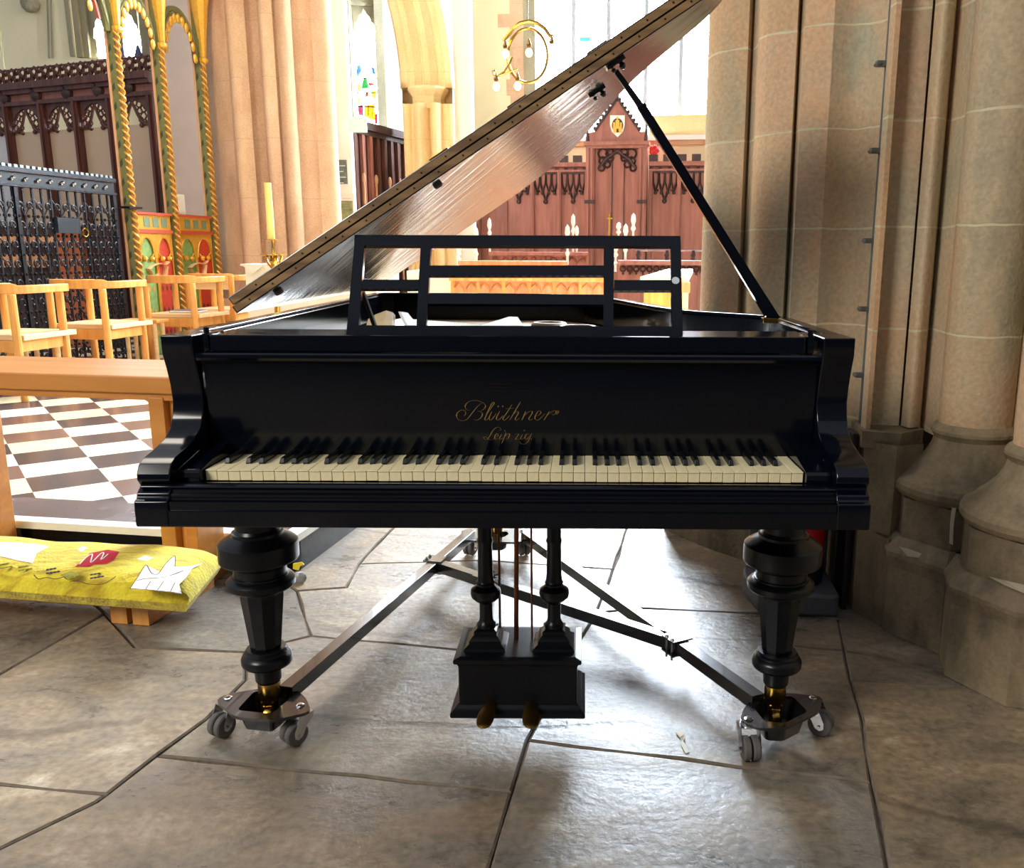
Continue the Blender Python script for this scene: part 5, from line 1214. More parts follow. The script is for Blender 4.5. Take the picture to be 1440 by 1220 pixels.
# brass candlestick with a tall candle
YC = 7.2; cpx = at(389, 420, YC)
cs = thing('candlestick', 'slender brass candlestick with a tall yellow candle in front of the white altar', 'candlestick', (cpx.x, cpx.y, ZP))
zt1, zd1, zd2 = at(385, 335, YC).z, at(387, 337, YC).z, at(388, 358, YC).z
b = MB(); b.lathe([(.14, ZP), (.13, ZP + .03), (.03, ZP + .06), (.022, ZP + .4), (.022, zd2 - .12), (.035, zd2 - .05), (.022, zd2 - .02), (.012, zd2), (.010, zd1 - .02), (.014, zd1)], (cpx.x, cpx.y, 0), 16); mesh('stem', b, 'brass', cs)
b = MB(); b.lathe([(.02, zd1 - .012), (.062, zd1), (.066, zd1 + .006), (.02, zd1 + .004)], (cpx.x, cpx.y, 0), 20); mesh('drip_pan', b, 'brass', cs)
b = MB(); b.lathe([(.02, zd2 - .03), (.10, zd2 - .004), (.106, zd2 + .004), (.02, zd2)], (cpx.x, cpx.y, 0), 20); mesh('drip_pan', b, 'brass', cs)
for s_ in (-1, 1): b = MB(); b.tube([(cpx.x, cpx.y, zd2 - .13), (cpx.x + s_ * .05, cpx.y, zd2 - .07), (cpx.x + s_ * .07, cpx.y, zd2 - .01)], .010, 6); mesh('branch', b, 'brass', cs)
b = MB(); b.lathe([(.030, zd1), (.027, at(379, 257, YC).z)], (cpx.x - .01, cpx.y, 0), 16); cdl = mesh('candle', b, 'candle', cs)
b = MB(); ztop = at(379, 257, YC).z; b.lathe([(.002, ztop), (.002, ztop + .012)], (cpx.x - .01, cpx.y, 0), 6); mesh('wick', b, 'blackplastic', cdl)
# ------------------------------------------------------------------ FAR: walls, windows, arch, east end
MT['daywin'] = mat('daylit_glass', (255, 255, 255), rough=.4, emit=(226, 240, 255), es=EW)
MT['daywin2'] = mat('daylit_glass_side', (255, 255, 255), rough=.4, emit=(236, 245, 255), es=22.0)
WB = 11.0                        # east wall plane (b)
def wpt(u, v, b_=WB): a, z = pb(u, v, b_); return ch(a, b_, z)
def wbox(mbx, a0, a1, z0, z1, d0, d1, b_=WB, mi=0): mbx.box(a0, a1, b_ - d1, b_ - d0, z0, z1, mi=mi, fn=chp)
aL = pb(662, 200, WB)[0]; aJ = pb(737, 100, WB)[0]; aM = pb(753, 100, WB)[0]; aR = 4.6
zS = pb(900, 192, WB)[1]; ZW = 12.6
# wall pieces round the big window
b = MB(); wbox(b, aL, aJ, 0, ZW, -.4, 0); struct(mesh('wall_east', b, 'cream'))
b = MB(); wbox(b, aJ, aR, 0, zS, -.4, 0); struct(mesh('wall_east', b, 'cream'))
b = MB(); wbox(b, aR, 8, 0, ZW, -.4, 0); struct(mesh('wall_east', b, 'cream'))
# quoins of the jamb
b = MB(); aQ = pb(718, 100, WB)[0]; wbox(b, aQ, aJ, zS - 1.2, ZW, 0, .03)
for (v0, v1, u0) in ((20, 37, 701), (112, 134, 712), (-60, -40, 701)):
    a0 = pb(u0, 50, WB)[0]; z1, z0 = pb(720, v0, WB)[1], pb(720, v1, WB)[1]; wbox(b, a0, aQ, z0, z1, 0, .03)
tag(mesh('jamb_stones', b, 'sandwarm'), 'toothed beige jamb stones beside the great window', 'stonework')
win = mesh('window_1', (lambda m: (wbox(m, aJ, aR, zS, ZW, -.30, -.29), m)[1])(MB()), 'daywin'); struct(win)
b = MB(); wbox(b, aJ, aM, zS, ZW, -.28, .02)
tag(struct(mesh('window_frame', b, 'sandgrey', win)), None)
for u in (803, 852.5, 906, 956, 1010, 1064):
    a_ = pb(u, 100, WB)[0]; b = MB(); wbox(b, a_ - .03, a_ + .03, zS, ZW, -.27, -.22); struct(mesh('mullion', b, mat('mullion_grey', (176, 184, 196), rough=.8) if 'mullion_grey' not in bpy.data.materials else bpy.data.materials['mullion_grey'], win))
b = MB(); zq0, zq1 = pb(815, 46, WB)[1], pb(815, 52, WB)[1]; a0, a1 = pb(811, 50, WB)[0], pb(826, 50, WB)[0]; wbox(b, a0, a1, zq1, zq0, -.285, -.275); tag(struct(mesh('stained_fragment', b, mat('cyan_glass', (60, 190, 230), rough=.3, emit=(60, 190, 240), es=1.2), win)), 'small blue piece of stained glass')
b = MB(); wbox(b, aJ, aR, zS - .07, zS, -.28, .14); struct(mesh('trim_4', b, 'white'))
b = MB(); wbox(b, pb(912, 180, WB)[0], aR, zS, pb(950, 160, WB)[1], -.20, -.10); struct(mesh('trim_6', b, 'sandgold'))
b = MB(); wbox(b, aL, aR, pb(900, 205, WB)[1], pb(900, 198, WB)[1], 0, .06); struct(mesh('trim_5', b, 'sandwarm'))

# reredos
RB = 10.55; K = 1.2
def rr(u, v): return pb(u, v, RB)
def rbox(mbx, u0, u1, v0, v1, d0=0, d1=.05, vr=230):
    a0, a1 = rr(u0, vr)[0], rr(u1, vr)[0]; z0, z1 = rr((u0 + u1) / 2, v1)[1], rr((u0 + u1) / 2, v0)[1]; wbox(mbx, a0, a1, z0, z1, d0, d1, RB)
zcr = rr(900, 228)[1]; zpt = rr(900, 241)[1]; sw = rr(787, 300)[0] - rr(749, 300)[0]; aa = rr(749, 300)[0]
def panelling(lab, a0, a1, ast):
    rer = thing('wall_panelling', lab, 'panelling', ch((a0 + a1) / 2, RB, ZP), -TH)
    b = MB(); wbox(b, a0, a1, ZP, zcr - .05, -.05, 0, RB); mesh('backing', b, 'redwood', rer)
    b = MB(); wbox(b, a0, a1, zcr - .06, zcr, 0, .10, RB); mesh('cornice', b, 'redwood', rer)
    b = MB(); wbox(b, a0, a1, zpt, zpt + .03, 0, .06, RB); mesh('head_rail', b, 'redwood', rer)
    b = MB(); wbox(b, a0, a1, ZP, ZP + .2, 0, .06, RB); mesh('skirting', b, 'redwood', rer)
    b = MB(); a = a0
    while a < a1 - .13: wbox(b, a, a + .13, zcr, zcr + .10, 0, .08, RB); a += .21
    mesh('battlement', b, 'blackoak', rer)
    b = MB(); a = a0
    while a < a1 - .05: wbox(b, a, a + .05, zcr - .10, zcr - .075, 0, .035, RB); a += .14
    mesh('dentils', b, 'blackoak', rer)
    for a in ast:
        b = MB(); wbox(b, a - .028, a + .028, ZP + .2, zpt, 0, .05, RB); wbox(b, a - .010, a + .010, ZP + .2, zpt, .05, .065, RB); mesh('stile', b, 'redwood', rer)
    for k in range(len(ast) - 1):
        a, c_ = ast[k], ast[k + 1]; b = MB(); cx = (a + c_) / 2; hw = (c_ - a) / 2 - .03
        for s_ in (-1, 1):
            for (f0, f1, ff) in ((1, .5, .75), (.5, 0, .25)):
                b.tube([ch(cx + s_ * hw * f0, RB - .02, zpt - .02), ch(cx + s_ * hw * (f0 - .06), RB - .02, zpt - .17), ch(cx + s_ * hw * ff, RB - .02, zpt - .29), ch(cx + s_ * hw * f1, RB - .02, zpt - (.41 if f1 == 0 else .27))], .017, 4)
                b.tube([ch(cx + s_ * hw * f1, RB - .02, zpt - .02), ch(cx + s_ * hw * (f1 + .06), RB - .02, zpt - .17), ch(cx + s_ * hw * ff, RB - .02, zpt - .29)], .012, 4)
                b.ball(ch(cx + s_ * hw * ff, RB - .03, zpt - .31), .026, 6)
        b.ball(ch(cx, RB - .03, zpt - .43), .036, 6); wbox(b, a + .03, c_ - .03, zpt - .03, zpt, .0, .03, RB)
        mesh('tracery_drop', b, 'blackoak', rer)
panelling('reddish carved oak wall panelling with battlements, left of the gabled canopy', rr(655, 230)[0], rr(825, 230)[0], [aa + sw * k for k in range(-2, 3)])
panelling('reddish carved oak wall panelling with battlements, right of the gabled canopy', rr(913, 230)[0], 4.2, [rr(914, 300)[0], rr(954, 300)[0], rr(954, 300)[0] + sw, rr(954, 300)[0] + 2 * sw])
# gabled canopy seat in the middle
thr = thing('gabled_canopy', 'tall gabled oak canopy with a painted shield in the middle of the panelling', 'canopy', ch(rr(870, 300)[0], RB - .1, ZP), -TH)
b = MB(); rbox(b, 827, 911, 206, 430, -.05, .08); mesh('back', b, 'redwood', thr)
for (u0, u1) in ((826, 838), (899, 911)):
    b = MB(); rbox(b, u0, u1, 206, 430, .05, .16); rbox(b, u0 + 2, u0 + 4.5, 210, 430, .16, .19); rbox(b, u1 - 4.5, u1 - 2, 210, 430, .16, .19); mesh('pilaster', b, 'redwood', thr)
    b = MB(); rbox(b, u0 - 1, u1 + 1, 282, 287, .16, .20); mesh('shaft_ring', b, 'blackoak', thr)
b = MB(); rbox(b, 824, 914, 201, 206, .0, .22); rbox(b, 827, 911, 206, 210, .0, .18); mesh('canopy_beam', b, 'redwood', thr)
def rpt(u, v, d): a, z = rr(u, v); return ch(a, RB - d, z)
b = MB(); b.prism([rpt(830, 201, .05), rpt(830, 188, .05), rpt(838, 186, .05), rpt(869, 142, .05), rpt(900, 186, .05), rpt(909, 187, .05), rpt(909, 201, .05)], -E2 * .07); mesh('gable', b, 'redwood', thr)
b = MB()
for s_, (ua, va, ub, vb) in enumerate([(838, 186, 869.5, 140), (901, 186, 869.5, 140)]):
    b.tube([rpt(ua, va, .13), rpt(ub, vb, .13)], .022, 6)
    for k in range(8): f = (k + .5) / 8; b.ball(rpt(ua + (ub - ua) * f + (-2 if s_ == 0 else 2), va + (vb - va) * f - 1.2, .13), .028, 6)
for k in range(4): b.ball(rpt(869.5, 140 - k * 2.6, .13), .045 - .008 * k, 6)
for u in (828, 910): b.tube([rpt(u, 200, .12), rpt(u, 170, .12)], [.03, .012], 6); b.ball(rpt(u, 168, .12), .025, 6)
mesh('crockets', b, 'blackoak', thr)
b = MB()
for s_ in (-1, 1):
    for (x, y_, r) in ((20, 217, .07), (10, 217, .06), (20, 227, .055), (10, 223, .05), (22, 237, .045), (14, 232, .045), (3, 213, .04)): b.tube([rpt(869 + s_ * x + r * 0, y_, .10) + E1 * r * math.cos(t) + Vector((0, 0, r * math.sin(t))) for t in [j * PI / 4 for j in range(8)]], .015, 4, closed=True)
    b.tube([rpt(869 + s_ * 26, 238, .11), rpt(869 + s_ * 18, 226, .11), rpt(869 + s_ * 8, 219, .11), rpt(869, 212, .11)], .02, 5)
mesh('tracery_drop', b, 'blackoak', thr)
for u in (862, 879): b = MB(); rbox(b, u - .6, u + .6, 225, 420, .08, .10); mesh('rib', b, 'blackoak', thr)
b = MB(); shp = [(859.5, 164), (880, 164), (880, 178), (877.5, 187), (870, 194.5), (862, 187), (859.5, 178)]; b.prism([rpt(u, v, .122) for u, v in shp], -E2 * .02); shd = mesh('painted_shield', b, mat('shield_white', (244, 240, 230), rough=.5), thr); shd['label'] = 'white shield with a gold castle'
b = MB(); b.prism([rpt(870 + 7.8 * math.cos(t), 178 + 10 * math.sin(t), .143) for t in [j * PI / 10 for j in range(20)]], -E2 * .003); mesh('dark_oval', b, mat('shield_black', (60, 48, 40), rough=.5), shd)
b = MB()
for (x0, x1, y0, y1) in ((864, 876, 180, 188), (864, 866.6, 174, 181), (873.4, 876, 174, 181), (867.4, 872.6, 171, 181), (869, 871, 166, 171)): b.prism([rpt(x0, y0, .147), rpt(x1, y0, .147), rpt(x1, y1, .147), rpt(x0, y1, .147)], -E2 * .003)
mesh('gold_castle', b, mat('shield_gold', (232, 176, 50), rough=.4), shd)
b = MB(); b.prism([rpt(868.6, 183, .151), rpt(871.6, 183, .151), rpt(871.6, 188, .151), rpt(868.6, 188, .151)], -E2 * .002); mesh('castle_gate', b, 'blackoak', shd)
# poppy on the ledge
pz = rpt(920, 219, .04)
b = MB()
for k in range(5): a = k * 2 * PI / 5; b.ball(pz + Vector((.045 * math.cos(a), -.0, .075 + .04 * math.sin(a))), .038, 7, sc=(1, .6, 1))
b.tube([pz + Vector((0, 0, -.02)), pz + Vector((0, 0, .07))], .007, 5); fl = mesh('poppy_flower', b, 'poppy'); tag(fl, 'red poppy decoration on top of the oak panelling right of the gabled canopy', 'flower')

# choir stalls and desks
def fx(u, v, Y): return at(u, v, Y)
def wallbox(mbx, u0, u1, v0, v1, Y, d=.05):
    p = fx(u0, v1, Y); q = fx(u1, v0, Y); mbx.box(p.x, q.x, Y, Y + d, p.z, q.z)
def poppyhead(par, u, v0, v1, Y, m='nosing'):
    b_ = MB(); p = fx(u, v0, Y); q = fx(u, v1, Y); h = p.z - q.z; r = .030
    b_.lathe([(r * .5, 0), (r * .45, h * .2), (r * .9, h * .28), (r * .4, h * .36), (r * .4, h * .48), (r * 1.0, h * .56), (r * .5, h * .66), (r * 1.0, h * .78), (r * .8, h * .92), (1e-4, h)], (p.x, p.y, q.z), 10); return mesh('finial', b_, m, par)
def stall(name, label, cat, Y, u0, u1, vt, zb, m, finials, panels, rail_h=.05, sill=None, group=None):
    c = fx((u0 + u1) / 2, vt, Y); t = thing(name, label, cat, (c.x, Y, ZP), 0, group); x0, x1 = fx(u0, vt, Y).x, fx(u1, vt, Y).x; zt_ = c.z
    b_ = MB(); b_.box(x0 - .02, x1 + .02, Y - .10, Y + .16, zt_ - rail_h, zt_); bevel(mesh('desk_top', b_, m, t), .006)
    b_ = MB(); b_.box(x0, x1, Y + .02, Y + .05, ZP, zt_ - rail_h); mesh('front_board', b_, 'stallwood' if m == 'pine' else m, t)
    for k in range(panels + 1):
        x = x0 + (x1 - x0) * k / panels; b_ = MB(); b_.box(x - .018, x + .018, Y - .01, Y + .05, ZP, zt_ - rail_h); mesh('stile', b_, m, t)
    b_ = MB()
    for k in range(panels):
        xa, xb = x0 + (x1 - x0) * k / panels, x0 + (x1 - x0) * (k + 1) / panels; cx = (xa + xb) / 2; hw = (xb - xa) / 2
        for j in (-1, 1):
            arc_ = [(cx + j * hw * .5 + hw * .46 * math.cos(a), zt_ - rail_h - .13 + .09 * math.sin(a)) for a in [i * PI / 8 for i in range(9)]]
            b_.tube([(x, Y + .015, z) for x, z in arc_], .012, 4); b_.tube([(cx + j * hw * .5 - .045, Y + .01, zt_ - rail_h - .07), (cx + j * hw * .5, Y + .01, zt_ - rail_h - .03), (cx + j * hw * .5 + .045, Y + .01, zt_ - rail_h - .07)], .016, 4)
        b_.box(cx - .008, cx + .008, Y, Y + .03, ZP, zt_ - rail_h - .1)
    mesh('arcading', b_, 'stallwood' if m == 'pine' else 'redwood', t)
    for (u, v0, v1) in finials: poppyhead(t, u, v0, v1, Y)
    return t
st1 = stall('choir_desk', 'yellow oak choir desk with arched panels seen through the wide bay of the music desk', 'desk', 9.0, 636, 852, 388, ZP, 'pine', [], 6)
b = MB(); p = fx(704, 391, 8.88); q = fx(731, 387.5, 8.88); b.box(p.x, q.x, 8.88, 9.14, fx(744, 388, 9.0).z + .001, fx(744, 388, 9.0).z + .004); tag(mesh('sheet_music', b, 'paper'), 'white sheet lying on the front edge of the yellow choir desk', 'paper')
st2 = stall('choir_stall', 'lighter oak choir stall with pale carved finials, just behind the yellow desk', 'stall', 10.4, 648, 796, 366.5, ZP, 'stallwood', [(645, 345, 372), (669, 318, 372), (798, 315, 372)], 4)
for u, v0 in ((812, 316), (825, 311), (881, 313)):
    pass
st3 = stall('choir_stall', 'darker reddish bench back behind the pale carved finials', 'stall', 11.9, 690, 826, 354, ZP, 'redwood', [(688, 306, 356), (806, 300, 356), (811, 317, 360)], 5)
st4 = stall('choir_stall', 'reddish stall front with a carved frieze, behind the right bays of the music desk', 'stall', 10.0, 872, 1000, 366, ZP, 'redwood', [(866, 340, 382), (880, 314, 366), (870, 312, 345), (891, 299, 350)], 4)
b = MB(); p = fx(876, 378, 9.97)
x = fx(876, 378, 9.95).x
while x < fx(996, 378, 9.95).x:
    for r in (.03,): b.tube([(x + r * math.cos(t), 9.96, p.z + r * math.sin(t)) for t in [j * PI / 4 for j in range(8)]], .010, 4, closed=True)
    b.ball((x, 9.96, p.z - .05), .016, 5); x += .075
mesh('carved_frieze', b, 'blackoak', st4)
b = MB(); p, q = fx(893, 352, 10.6), fx(1000, 352, 10.6); b.tube([p, q], .012, 6); rl = thing('brass_rail', 'thin pale rail on small turned posts above the right-hand stall', 'rail', (p.x, p.y, 1.1)); mesh('bar', b, 'chrome', rl)
for u in (898, 938, 975): b = MB(); p = fx(u, 352, 10.6); z0 = fx(u, 366, 10.0).z; b.lathe([(.03, ZP), (.03, z0 - .01), (.022, z0 + .03), (.034, z0 + .06), (.02, z0 + .09), (.02, p.z)], (p.x, 10.6, 0), 10); mesh('post', b, 'blackoak', rl)
# white-topped reading desk on the right
Y = 6.3; tq = [fx(912, 393, 6.1), fx(942, 384, 6.6), fx(974, 384, 6.6), fx(966, 397, 6.1)]
tq = [Vector((fx(900, 394, 5.9).x, 5.9, fx(900, 396, 5.9).z)), Vector((fx(968, 394, 5.9).x, 5.9, fx(968, 396, 5.9).z)), Vector((fx(974, 384, 6.5).x, 6.5, fx(974, 384, 6.5).z)), Vector((fx(938, 384, 6.5).x, 6.5, fx(938, 384, 6.5).z))]
rd = thing('reading_desk', 'oak reading desk with a white sloping top behind the right end of the piano', 'desk', (tq[0].x + .2, 6.2, ZP))
b = MB(); b.prism(tq, (0, 0, .03)); mesh('sloping_top', b, 'cloth', rd)
b = MB(); b.hexa([Vector((p.x, p.y, ZP)) for p in [tq[0] + Vector((.03, .03, 0)), tq[1] + Vector((-.03, .03, 0)), tq[2] + Vector((-.03, -.03, 0)), tq[3] + Vector((0, -.03, 0))]], [p + Vector((0, 0, -.002)) for p in [tq[0] + Vector((.03, .03, 0)), tq[1] + Vector((-.03, .03, 0)), tq[2] + Vector((-.03, -.03, 0)), tq[3] + Vector((0, -.03, 0))]]); mesh('carcase', b, 'pine', rd)
b = MB(); b.box(tq[0].x + .02, tq[1].x + .01, 5.87, 5.93, tq[0].z - .07, tq[0].z - .002); mesh('moulding', b, 'stallwood', rd)
# white block added for the sunlit floor glare at the left of the desks
b = MB(); p = fx(612, 380, 9.3); q = fx(633, 380, 9.3); b.box(p.x - .3, q.x, 9.3, 9.9, ZP, fx(620, 381, 9.3).z); tag(mesh('floor_glare_block', b, 'cloth'), 'white block for the glare of the sunlit floor at the left end of the yellow choir desk', 'block')
# standing cross between stalls
cxp = fx(857, 330, 11.2); crs = thing('altar_cross', 'small gilt cross on a thin staff standing before the gabled canopy', 'cross', (cxp.x, 11.2, ZP))
ztp = fx(857, 300, 11.2).z; b = MB(); b.lathe([(.09, ZP), (.08, ZP + .03), (.014, ZP + .05), (.012, ztp)], (cxp.x, 11.2, 0), 10); b.box(cxp.x - .035, cxp.x + .035, 11.19, 11.21, ztp - .07, ztp - .05); mesh('staff', b, 'brass', crs)

# ring chandelier hanging in front of the window
cc = at(742, 78, 8.6); R_ = (at(770, 78, 8.6).x - at(714, 78, 8.6).x) / 2
chd = thing('ring_chandelier', 'brass ring chandelier with scrolled arms and glowing bulbs before the great window', 'chandelier', cc)
b = MB(); ringp = [cc + Vector((R_ * math.cos(t), .0 + R_ * .35 * math.sin(t), R_ * 1.35 * math.sin(t))) for t in [j * PI / 20 for j in range(40)]]; b.tube(ringp, .014, 6, closed=True); mesh('ring', b, 'brass', chd)
b = MB(); b.tube([at(u, v, 8.55) for u, v in ((708, 58), (714, 50), (722, 39), (732, 32.5), (744, 30), (756, 33), (766, 40), (773, 50), (779, 52))], .018, 6); mesh('upper_arch', b, 'brass', chd)
b = MB(); b.tube([at(u, v, 8.5) for u, v in ((720, 80), (716, 90), (709, 101), (700, 107), (694, 105), (693, 100), (697, 99))], .010, 6); b.tube([at(u, v, 8.5) for u, v in ((700, 107), (714, 102), (728, 97))], .009, 6); mesh('scroll_arm', b, 'brass', chd)
b = MB(); b.tube([at(742, 30, 8.55), at(742, -200, 8.55)], .006, 5); mesh('chain', b, 'brass', chd)
MT['bulb'] = mat('lit_bulb', (255, 230, 190), rough=.4, emit=(255, 196, 120), es=14)
for (u, v) in ((711, 76), (744, 74), (698, 122), (728, 121), (776, 70)):
    p = at(u, v, 8.5); b = MB(); b.ball(p, .032, 10, sc=(1, 1, 1.2)); bl_ = mesh('bulb', b, 'bulb', chd)
    b = MB(); b.lathe([(.02, .05), (.024, .07), (.01, .11), (.005, .12)], p, 8); mesh('bulb_cap', b, 'dullbrass', bl_)

# gold-stone arch pier, right of the oak doors
YA = 12.6
ap = thing('arch_pier', 'pale gold stone pier with a moulded capital carrying a tall arch', 'pillar', (at(600, 200, YA).x, YA, ZP))
def ax(u, v=200, Y=YA): q = at(u, v, Y); return (q.x, q.y)
zcp0, zcp1 = at(600, 146, YA).z, at(600, 121, YA).z
m_ = MB(); prev = None
for (u0, u1, k) in ((568, 577, .02), (577, 583, -.03), (583, 604, .14), (604, 606, -.02), (606, 624, .12), (624, 638, .03)):
    shaft_prism(m_, bulge(ax(u0), ax(u1), k, 10), ZP, zcp0, smooth=True, h=.9, off=0, var=.02)
shaft_prism(m_, [ax(638), (ax(638)[0] * 1.02, YA + .28), (ax(568)[0] * 1.02, YA + .28), ax(568)], ZP, zcp0 + .3, h=.9, off=0, var=.02)
mesh('shafts', m_, 'sandgold', ap)
m_ = MB(); cx_, cy_ = (ax(568)[0] + ax(634)[0]) / 2, YA + .18; r0 = (ax(632)[0] - ax(572)[0]) / 2 * .80
m_.lathe([(r0 * .9, zcp0 - .06), (r0 * .98, zcp0), (r0 * .92, zcp0 + .03), (r0 * .95, zcp0 + .10), (r0 * 1.15, zcp1 - .06), (r0 * 1.22, zcp1 - .03), (r0 * 1.2, zcp1)], (cx_, cy_, 0), 12, smooth=False); mesh('capital', m_, 'sandgold', ap)
# arch mouldings springing up and to the left
m_ = MB()
for k, (uo, r) in enumerate(((574, .12), (585, .14), (597, .10), (607, .13), (618, .09), (627, .12))):
    pth = []
    for j in range(14):
        f = j / 13; z = zcp1 + f * 3.2; q = at(uo, 121, YA + .15); pth.append((q.x - 1.1 * f ** 2.0 + .0, YA + .2, z))
    m_.tube(pth, r, 8)
mesh('arch_mouldings', m_, 'sandgold', ap)
# white wall strip between pillar and doors; white reveal right of the pier
b = MB(); p, q = at(455, 200, 11.6), at(493, 200, 11.6); b.box(p.x - .4, q.x, 11.6, 11.75, 0, 9); struct(mesh('wall_north', b, 'white'))
b = MB(); p, q = at(640, 200, 12.9), at(664, 200, 12.9); b.box(p.x, q.x, 12.9, 13.2, 0, 9); struct(mesh('wall_north', b, 'white'))
for (u0, u1, v0, v1, lab, m) in ((474, 489, 221, 262, 'dark grey printed notice on the white wall left of the oak doors', (96, 112, 112)), (479, 497, 272, 322, 'green and white pictorial notice below the grey notice on the white wall', (138, 146, 100))):
    p, q = at(u0, v1, 11.56), at(u1, v0, 11.56); b = MB(); b.box(p.x, q.x, 11.575, 11.60, p.z, q.z); nt_ = mesh('wall_notice', b, 'paper'); tag(nt_, lab, 'notice')
    b = MB(); b.box(p.x + .02, q.x - .02, 11.572, 11.576, p.z + .03, q.z - (.03 if m[2] > 105 else .09)); mesh('printed_area', b, mat('notice_%d' % u0, m, rough=.6, noise=.35, nscale=18), nt_)
    b = MB()
    for k in range(5): z = q.z - .06 - k * .035 if m[2] < 105 else q.z - .10 - k * .07; b.box(p.x + .04, q.x - .04 - (k % 2) * .03, 11.569, 11.572, z - (.003 if m[2] < 105 else .008), z)
    mesh('text_lines', b, 'paper' if m[2] > 105 else 'darkwood', nt_)
p, q = at(491, 186, 11.5), at(515, 164, 11.5); b = MB(); b.box(p.x, q.x, 11.5, 11.52, p.z, q.z); tag(mesh('hanging_sign', b, mat('pale_blue', (188, 226, 226), rough=.5)), 'pale blue blank sign above the left oak door', 'sign')
# dark oak doors / panelled screen running away from the camera
d0, d1 = at(501, 300, 12.0), at(569, 300, 13.3); dd = (d1 - d0); dd.z = 0; Ld = dd.length; dd.normalize(); dnn = Vector((dd.y, -dd.x, 0))
def dpp(s, z, d=0): return Vector((d0.x, d0.y, 0)) + dd * s + Vector((0, 0, z)) + dnn * d
zd = at(515, 172, 12.2).z
dr = thing('oak_doorcase', 'dark oak panelled doorcase left of the gold stone pier', 'doorcase', dpp(Ld / 2, ZP))
def dbox(mbx, s0_, s1_, z0, z1, t0, t1): mbx.box(s0_, s1_, t0, t1, z0, z1, fn=lambda p: dpp(p.x, p.z, p.y))
b = MB(); dbox(b, 0, Ld, ZP, zd - .1, -.06, 0); mesh('boarding', b, 'blackoak', dr)
b = MB(); dbox(b, .02, Ld + .05, zd - .1, zd, -.1, .12); dbox(b, .02, Ld + .05, zd - .16, zd - .1, -.06, .06); mesh('cornice', b, 'blackoak', dr)
for k in range(8): s = Ld * k / 7; b = MB(); dbox(b, s - .035, s + .035, ZP, zd - .16, 0, .05); mesh('stile', b, 'redwood' if k in (1, 2) else 'darkwood', dr)
for s, h_ in ((Ld * .12, 1.0), (Ld * .36, .75), (Ld * .64, .62), (Ld * .86, .52)):
    b = MB(); dbox(b, s - .012, s + .012, ZP + .5, zd - .75, .03, .055); b.ball(dpp(s, zd - .72, .045), .028, 6, sc=(1, 1, 2.6)); tag(mesh('gilt_rod', b, 'pinkedge', dr), 'thin pale rod with a pointed tip')
# north aisle wall with windows behind everything
YN = 17.0
def nx(u, v=50, Y=YN): return at(u, v, Y).x
def nz(u, v, Y=YN): return at(u, v, Y).z
b = MB(); b.box(-16.5, nx(0) , YN, YN + .3, 0, 11)
struct(mesh('wall_north', b, 'cream')); b = MB(); b.box(nx(2), nx(104), YN, YN + .3, 0, 11); struct(mesh('wall_north', b, 'cream'))
b = MB(); b.box(nx(226), nx(300), YN - .4, YN, 0, 11); struct(mesh('wall_north', b, mat('pink_stone', (214, 188, 168), rough=.9, noise=.06, nscale=2)))
b = MB(); b.box(nx(226), nx(480), YN, YN + .3, 0, 11); b.box(nx(104), nx(226), YN, YN + .3, 0, nz(170, 82)); struct(mesh('wall_north', b, 'cream'))
b = MB(); b.box(nx(532), nx(720), YN, YN + .3, 0, 11); b.box(nx(480), nx(534), YN, YN + .3, 0, nz(510, 178)); struct(mesh('wall_north', b, 'grey'))
def lancet(n, u0, u1, vb, vt, lights, label, glass='daywin2'):
    x0, x1 = nx(u0), nx(u1); zb_, zt_ = nz((u0 + u1) / 2, vb), nz((u0 + u1) / 2, vt)
    b_ = MB(); b_.add([(x0, YN + .28, zb_), (x1, YN + .28, zb_), (x1, YN + .28, zt_), (x0, YN + .28, zt_)], [(0, 1, 2, 3)]); b_.prism([(x0, YN + .28, zb_), (x1, YN + .28, zb_), (x1, YN + .28, zt_), (x0, YN + .28, zt_)], (0, .01, 0)); w = struct(mesh('window_%d' % n, b_, glass)); 
    return w, x0, x1, zb_, zt_
w2, x0, x1, zb_, zt_ = lancet(2, 104, 226, 80, -160, 3, '')
b = MB(); cxw = nx(176)
# splayed reveal on the left as stone strips
for k, (ua, ub, dy) in enumerate(((97, 103, 0), (103, 112, .06), (112, 120, .12), (120, 128, .2))): b.box(nx(ua), nx(ub), YN - .04 + dy, YN + .28, zb_, zt_)
b.box(nx(205), nx(228), YN - .02, YN + .28, zb_, zt_)
tag(struct(mesh('window_frame', b, 'sandgrey', w2)), None)
b = MB()
def light(b_, cx, hw, zs0, ztp):
    # cusped pointed head: stone filling between the arch and the mullion lines
    n_ = 12
    for s_ in (-1, 1):
        prev = None
        for k in range(n_ + 1):
            f = k / n_; x = hw * (1 - f); z = zs0 + (ztp - zs0) * (f ** .75) + .05 * abs(math.sin(f * PI * 2.5))
            if prev: b_.prism([(cx + s_ * prev[0], YN + .10, prev[1]), (cx + s_ * x, YN + .10, z), (cx + s_ * x, YN + .10, ztp + .35), (cx + s_ * prev[0], YN + .10, ztp + .35)], (0, .12, 0))
            prev = (x, z)
for (uc, hw, vs, vtp) in ((136, 9, 52, 22), (178, 13.5, 48, 15), (212, 9, 52, 22)): light(b, nx(uc), nx(uc + hw) - nx(uc), nz(uc, vs), nz(uc, vtp))
for u in (150, 160, 198): b.box(nx(u) - .05, nx(u) + .12, YN + .08, YN + .25, zb_, zt_)
b.box(nx(130), nx(168), YN + .1, YN + .2, nz(150, 2), nz(150, -8)); struct(mesh('tracery', b, 'sandgrey', w2))
b = MB()
for u in (169, 190): b.tube([(nx(u), YN + .06, zb_), (nx(u), YN + .06, nz(u, 62))], [.09, .02], 6)
mesh('dark_pinnacles', b, mat('slate_blue', (86, 92, 130), rough=.6), w2)
